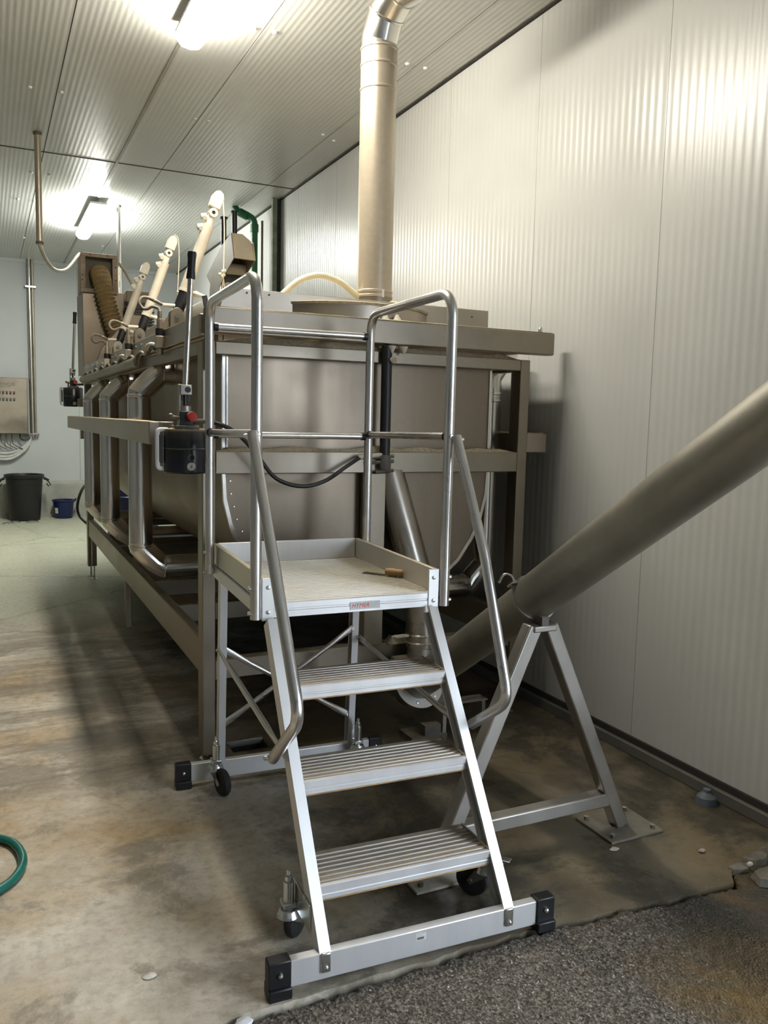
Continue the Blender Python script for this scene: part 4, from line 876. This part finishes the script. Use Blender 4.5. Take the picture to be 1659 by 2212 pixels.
# transition sheet where the housing meets the trough end
m = MB(); m.prism([(.955, 2.06), (1.45, 2.06), (1.45, 2.56), (1.30, 2.56), (1.02, 2.23)], lambda a, b, s: (a, s, b), 8.45, 8.56); solo(m, 'chute_sheet', 'steel_plate', 'slanted dull steel chute sheet at the far end of the trough', 'sheet', bevel=.003)
def hood():
    t = thing('chute_hood', 'khaki sheet metal hood standing open over the trough beside green pipe', 'hood', (1.89, 7.0, 2.205))
    side = [(6.66, 3.055), (6.58, 2.85), (6.885, 2.752), (7.04, 2.68), (7.06, 2.206), (7.40, 2.206), (7.377, 2.69), (7.353, 2.749), (7.489, 2.84), (6.956, 3.01)]
    MB().prism(side, lambda y, z, x: (x, y, z), 1.80, 1.806).build('side_sheet', 'khaki', t)
    r = [(6.645, 3.0)] + side[1:-1] + [(6.956, 2.97)]
    MB().prism(r, lambda y, z, x: (x, y, z), 1.972, 1.978).build('side_sheet', 'khaki', t)
    X = [(1.80, 0.), (1.892, .0), (1.95, -.04), (1.978, -.075)]
    m = MB(); th = Vector((0, .005, -.004)); P = [Vector((x, 6.66, 3.055 + d)) for x, d in X] + [Vector((1.978, 6.58, 2.845)), Vector((1.80, 6.58, 2.85))]
    n = len(P); m.add(P + [p + th for p in P], [tuple(range(n)), tuple(range(2 * n - 1, n - 1, -1))] + [(i, (i + 1) % n, n + (i + 1) % n, n + i) for i in range(n)]); m.build('front_sheet', 'khaki', t)
    m = MB(); Q = [Vector((x, 6.66, 3.055 + d)) for x, d in X] + [Vector((x, 6.956, 3.01 + d)) for x, d in X] + [Vector((x, 7.489, 2.84 + d * .3)) for x, d in X]
    m.add(Q + [q - Vector((0, 0, .004)) for q in Q], [(i + 4 * k, i + 1 + 4 * k, i + 5 + 4 * k, i + 4 + 4 * k) for k in range(2) for i in range(3)] + [(12 + i + 4 * k, 13 + i + 4 * k, 17 + i + 4 * k, 16 + i + 4 * k) for k in range(2) for i in range(3)]); m.build('roof_sheet', 'khaki', t)
    MB().cyl((1.81, 6.86, 2.81), (1.968, 6.86, 2.81), .045, n=20).build('roller', 'cream', t)
    MB().box(1.815, 1.965, 6.97, 7.03, 2.68, 2.95).build('inner_baffle', 'motor', t)
    MB().box(1.815, 1.90, 6.86, 6.94, 2.66, 2.70).build('bearing_block', 'khaki', t, bevel=.008)
    MB().box(1.60, 1.72, 6.95, 7.12, 2.204, 2.50).build('hinge_box', 'khaki', t, bevel=.004)
hood()
for (x, y), lab in (((1.99, 7.62), 'left of two black pipes standing above the khaki hood'), ((2.085, 7.60), 'right of two black pipes standing above the khaki hood')):
    m = MB(); m.cyl((x, y, 2.203), (x, y, 3.44 if x > 2.03 else 3.38), .024, n=14); m.cyl((x, y, 3.44 if x > 2.03 else 3.38), (x, y, 3.455 if x > 2.03 else 3.395), .036, n=16); solo(m, 'black_pipe', 'black', lab, 'pipe', 'black pipes above the hood')
m = MB(); m.tube(fil([(2.66, 8.9, 0), (2.66, 8.9, 3.72), (2.50, 9.0, 3.80), (2.47, 9.02, CZ)], [.10, .04], 6), .037, 20)
m.cyl((2.66, 8.9, 3.58), (2.66, 8.9, 3.66), .045, n=18); m.tube([(2.60, 8.94, 3.745), (2.52, 8.985, 3.79)], .045, 18)
solo(m, 'green_pipe', 'green_pipe', 'green plastic pipe running up beside the wall channel to a bend under the ceiling', 'pipe')
m = MB(); m.cyl((2.735, 8.86, 0), (2.735, 8.86, 3.70), .012, n=10); solo(m, 'thin_conduit', 'motor', 'thin dark conduit right beside the green pipe', 'pipe')

# conduits and cables
def conduits():
    t = thing('ceiling_conduit', 'dusty vertical conduit hanging from the ceiling at the left edge with a sagging cable', 'pipe', (.432, 7.52, 2.97))
    MB().cyl((.432, 7.52, 2.965), (.432, 7.52, CZ), .026, n=18).build('conduit_tube', 'duct', t); MB().rev_open([(.026, -.012), (.031, -.008), (.031, .008), (.026, .012)], (.432, 7.52, 2.98), (0, 0, 1), 18).build('conduit_collar', 'motor', t); MB().rev_open([(.026, -.012), (.034, -.008), (.034, .012)], (.432, 7.52, CZ - .012), (0, 0, 1), 18).build('ceiling_collar', 'motor', t)
    pts = [(.432, 7.52, 2.99), (.44, 7.55, 2.95), (.49, 7.75, 2.89), (.585, 8.1, 2.865), (.72, 8.55, 2.95), (.87, 9.05, 3.17), (.90, 9.16, 3.21)]
    MB().tube(spline(pts, 7), .0155, 12).build('sagging_cable', 'cream', t)
    t = thing('bright_conduit', 'bright steel conduit hanging from the ceiling behind the extraction box', 'pipe', (1.352, 9.62, 2.85))
    MB().cyl((1.352, 9.62, 2.86), (1.352, 9.62, CZ), .021, n=16).build('conduit_tube', 'bright', t); MB().rev_open([(.021, -.012), (.028, -.008), (.028, .012)], (1.352, 9.62, CZ - .013), (0, 0, 1), 16).build('ceiling_collar', 'motor', t); MB().cyl((1.345, 9.61, 2.78), (1.345, 9.61, 2.86), .017, n=12).build('gland', 'cream_rod', t)
    m = MB(); m.tube(spline([(1.27, 9.12, 3.16), (1.33, 9.10, 3.08), (1.40, 9.08, 2.95), (1.49, 9.05, 2.80), (1.52, 9.03, 2.72)], 6), .016, 10); solo(m, 'beige_cable', 'cream', 'thick beige cable slanting from the extraction box down to the motor', 'cable')
conduits()
def cabinet():
    yb = FY - .004; y = yb - .16
    k = y / 13.147
    t = thing('control_cabinet', 'stainless control cabinet with rows of red and green lamps on the far wall', 'cabinet', (.25, y, 1.28))
    x0, x1, z0, z1 = -.12, .563, 1.262, 2.096
    MB().box(x0, x1, y, yb, z0, z1).build('body', 'steel_plate', t, bevel=.006); d = MB().box(x0 + .012, x1 - .012, y - .016, y, z0 + .012, z1 - .012).build('door', 'steel', t, bevel=.004)
    for i in range(7):
        x = .375 - i * .0488
        for z, mt, nm_ in ((1.862, 'redlens', 'red_lamp'), (1.763, 'greenlens', 'green_lamp')):
            MB().box(x - .017, x + .017, y - .0185, y - .016, z + .012, z + .034).build('name_tag', 'greyprint', t)
            MB().rev([(0, -.020), (.009, -.017), (.013, -.008), (.015, 0)], (x, y - .016, z), (0, 1, 0), 14).build(nm_, mt, t)
    cu = bpy.data.curves.new('door_lettering', 'FONT'); cu.body = 'NNOVO'; cu.size = .066; cu.extrude = .0008
    to = bpy.data.objects.new('tmp_text', cu); COL.objects.link(to); bpy.context.view_layer.update(); me = bpy.data.meshes.new_from_object(to.evaluated_get(bpy.context.evaluated_depsgraph_get())); bpy.data.objects.remove(to)
    me.materials.clear(); me.materials.append(M['greyprint']); o = bpy.data.objects.new('lettering', me); COL.objects.link(o); o.parent = d
    w_ = max(v.co.x for v in me.vertices); o.rotation_euler = (PI / 2, 0, 0); o.location = (Vector((.335 - w_, y - .0168, 1.975)) - Vector((.25, y, 1.28)))
    m = MB()
    for a, b, c, e in ((.345, .385, 1.977, 1.983), (.345, .385, 1.997, 2.003), (.345, .385, 2.015, 2.021), (.345, .350, 1.977, 2.021), (.380, .385, 1.977, 2.021)): m.box(a, b, y - .0172, y - .016, c, e)
    m.build('emblem', 'greyprint', d); MB().box(.10, .345, y - .0172, y - .016, 1.955, 1.960).build('underline', 'greyprint', d)
    # cables below
    for i in range(5):
        xx = .03 + i * .075; m = MB(); m.tube(spline([(xx, y + .08, z0 + .01), (xx + .01, y + .07, 1.17 - .01 * i), (xx + .07, y + .06, 1.08), (xx + .15, y + .06, 1.04)], 5), .008, 8); solo(m, 'cabinet_cable', 'motor', ['leftmost', 'second from the left', 'third from the left', 'second from the right', 'rightmost'][i] + ' of the thin dark cables fanning out under the control cabinet', 'cable', 'cables under the control cabinet')
    for i, (dz, mt) in enumerate(((0, 'cable_w'), (-.05, 'cable_w'), (-.09, 'cable_w'))):
        m = MB(); m.tube(spline([(-.25, y + .10, 1.01 + dz), (.05, y + .09, .985 + dz), (.28, y + .09, .975 + dz), (.43, y + .09, 1.03 + dz * .8), (.55, y + .09, 1.13 + dz * .5), (.595, y + .1, 1.23)], 7), .02, 10)
        solo(m, 'cable_loop', mt, ['top pale cable loop sagging below the control cabinet', 'middle pale cable loop sagging below the control cabinet', 'lowest pale cable loop sagging below the control cabinet'][i], 'cable', 'pale cables below the control cabinet')
    m = MB(); m.tube(spline([(.44, y + .06, z0 + .01), (.45, y + .05, 1.21), (.50, y + .05, 1.17), (.56, y + .06, 1.19), (.59, y + .07, 1.22)], 6), .012, 10); solo(m, 'black_cable_bend', 'black', 'short black cable bend at the lower right corner of the control cabinet', 'cable')
    t = thing('wall_conduit', 'tall steel conduit pair running up the far wall beside the control cabinet', 'pipe', (.635, FY - .06, 1.2))
    for x, r in ((.622, .026), (.668, .018)):
        MB().cyl((x, FY - .06, 1.22), (x, FY - .06, CZ - .002), r, n=16).build('conduit_tube', 'bright' if r > .02 else 'steel', t)
    for z in (1.26, 3.45):
        c = MB().box(.565, .715, FY - .095, FY - .002, z - .014, z + .014).build('pipe_clamp', 'zinc', t, bevel=.003)
cabinet()
def bin_bucket():
    x, y = .475, 13.28
    t = thing('waste_bin', 'large black plastic waste bin with clip handles against the far wall', 'bin', (x, y, 0))
    m = MB(); m.rev([(.20, 0), (.21, .01), (.255, .62), (.275, .63), (.278, .675), (.262, .68), (.245, .62), (.20, .03), (.0, .03)], (x, y, 0), (0, 0, 1), 40); m.build('body', 'black', t)
    for s in (-1, 1):
        m = MB(); m.prism([(.265, .645), (.345, .60), (.335, .585), (.265, .60)], lambda a, b, q: (x + s * a, y + q, b), -.05, .05); m.build('lug', 'black', t)
        m = MB(); m.tube([(x + s * .30, y - .02, .60), (x + s * .33, y - .02, .57), (x + s * .36, y - .02, .52), (x + s * .33, y - .02, .50), (x + s * .305, y - .02, .545)], .009, 8); m.build('clip_handle', 'black', t)
    x, y = 1.02, 13.40
    t = thing('blue_bucket', 'small dark blue bucket with white label beside the black bin', 'bucket', (x, y, 0))
    m = MB(); m.rev([(.125, 0), (.13, .01), (.15, .25), (.163, .258), (.163, .278), (.15, .28), (.145, .25), (.12, .02), (0, .02)], (x, y, 0), (0, 0, 1), 32); m.build('body', 'blue', t)
    m = MB(); m.prism([(.10, .24), (.185, .30), (.18, .27), (.14, .235)], lambda a, b, q: (x + a, y + q, b), -.05, .05); m.build('pouring_lip', 'blue', t)
    m = MB()
    vs = []
    for zz in (.08, .165):
        for k in range(5):
            an = -PI / 2 - 1.05 + k * .10; r = .1345 + (zz) * .083; vs.append((x + r * math.cos(an), y + r * math.sin(an), zz))
    m.add(vs, [(k, k + 1, k + 6, k + 5) for k in range(4)]); m.build('paper_label', 'white', t)
    for i, (px, py, rr) in enumerate(((.33, 12.95, .075), (.56, 12.90, .085), (.20, 12.80, .05))):
        m = MB(); m.rev_open([(rr - .018, 0), (rr, 0), (rr, .022), (rr - .018, .022), (rr - .018, 0)], (px, py, 0), (0, 0, 1), 24)
        solo(m, 'metal_ring', 'zinc', ['middle shiny metal ring on the floor in front of the bin', 'rightmost shiny metal ring on the floor in front of the bin', 'leftmost shiny metal ring on the floor by the photo edge'][i], 'ring', 'metal rings in front of the bin')
    m = MB(); m.tube(spline([(.895, 8.56, .93), (.85, 8.85, .82), (.815, 8.95, .66), (.83, 8.93, .55), (.895, 8.75, .48), (.895, 8.555, .50)], 6), .014, 10); solo(m, 'black_cable', 'black', 'black cable bowing out at the far left end of the trough frame', 'cable')
    t = thing('blue_barrel', 'dark blue barrel glimpsed behind the side ducts of the trough', 'barrel', (1.6, 10.4, 0))
    m = MB(); m.rev([(.27, 0), (.285, .02), (.29, .30), (.30, .31), (.29, .32), (.29, .60), (.30, .61), (.29, .62), (.28, .90), (.27, .92), (0, .92)], (1.6, 10.4, 0), (0, 0, 1), 36); m.build('body', 'blue', t)
bin_bucket()

# ------------------------------------------------------------------ small things on the floor
m = MB(); m.tube(spline([(-.60, 3.05, .016), (-.30, 3.23, .016), (-.08, 3.265, .016), (.03, 3.205, .016), (.072, 3.07, .016), (.052, 2.95, .016), (-.01, 2.872, .016), (-.15, 2.80, .016), (-.5, 2.74, .016)], 8), .0155, 14)
solo(m, 'garden_hose', 'green_hose', 'dark green garden hose curling into view at the left edge of the floor', 'hose')
def chip(name, x, y, s, mat, label, cat='debris', z=0., flat=.35, group=None):
    m = MB(); m.rev([(0, -1), (.6, -.8), (1, -.1), (.8, .6), (0, 1)], (0, 0, 0), (0, 0, 1), 9)
    for i, v in enumerate(m.v):
        k = 1 + .45 * noise.noise(v * 1.9 + Vector((x * 7, y * 7, 0))); m.v[i] = Vector((v.x * s * k + x, v.y * s * .65 * k + y, z + (v.z * k * flat + flat * .8) * s * 1.0))
    zmin = min(v.z for v in m.v); m.v = [Vector((v.x, v.y, v.z - zmin + z)) for v in m.v]
    return solo(m, name, mat, label, cat, group, angle=30)
chip('concrete_chip', .378, 2.256, .020, 'chip', 'pale chip lying on the concrete left of the front foot bar', flat=.2)
chip('plaster_lump', .571, 1.975, .028, 'white', 'white lump at the ragged concrete edge by the bottom of the photo', z=-.012)
chip('paper_scrap', 2.10, 2.28, .020, 'chip', 'pale scrap beside the right trestle base plate', flat=.2)
chip('orange_crumb', 2.397, 2.134, .014, 'pinkrim', 'small pinkish crumb on the dark floor near the right wall', flat=.5)
for i, (x, y, s, lab) in enumerate(((2.44, 2.00, .05, 'leftmost dark stone in the broken floor edge at the right'), (2.54, 2.02, .06, 'middle dark stone in the broken floor edge at the right'), (2.63, 2.03, .055, 'rightmost dark stone in the broken floor edge at the right'), (2.47, 1.90, .07, 'flat grey stone just below the broken floor edge at the right'))):
    chip('broken_stone', x, y, s, 'rubble', lab, 'stone', z=-.035, flat=.5, group='stones in the broken floor edge')
chip('white_pebble', 2.465, 1.975, .014, 'chip', 'tiny white pebble among the broken stones at the right', z=.012, flat=.6)
m = MB(); m.rev([(.045, 0), (.040, .03), (.018, .05), (.016, .062), (0, .064)], (2.735, 2.43, 0), (0, 0, 1), 14); solo(m, 'floor_cap', 'bluegrey', 'small blue-grey cap on the floor against the wall sill', 'cap')
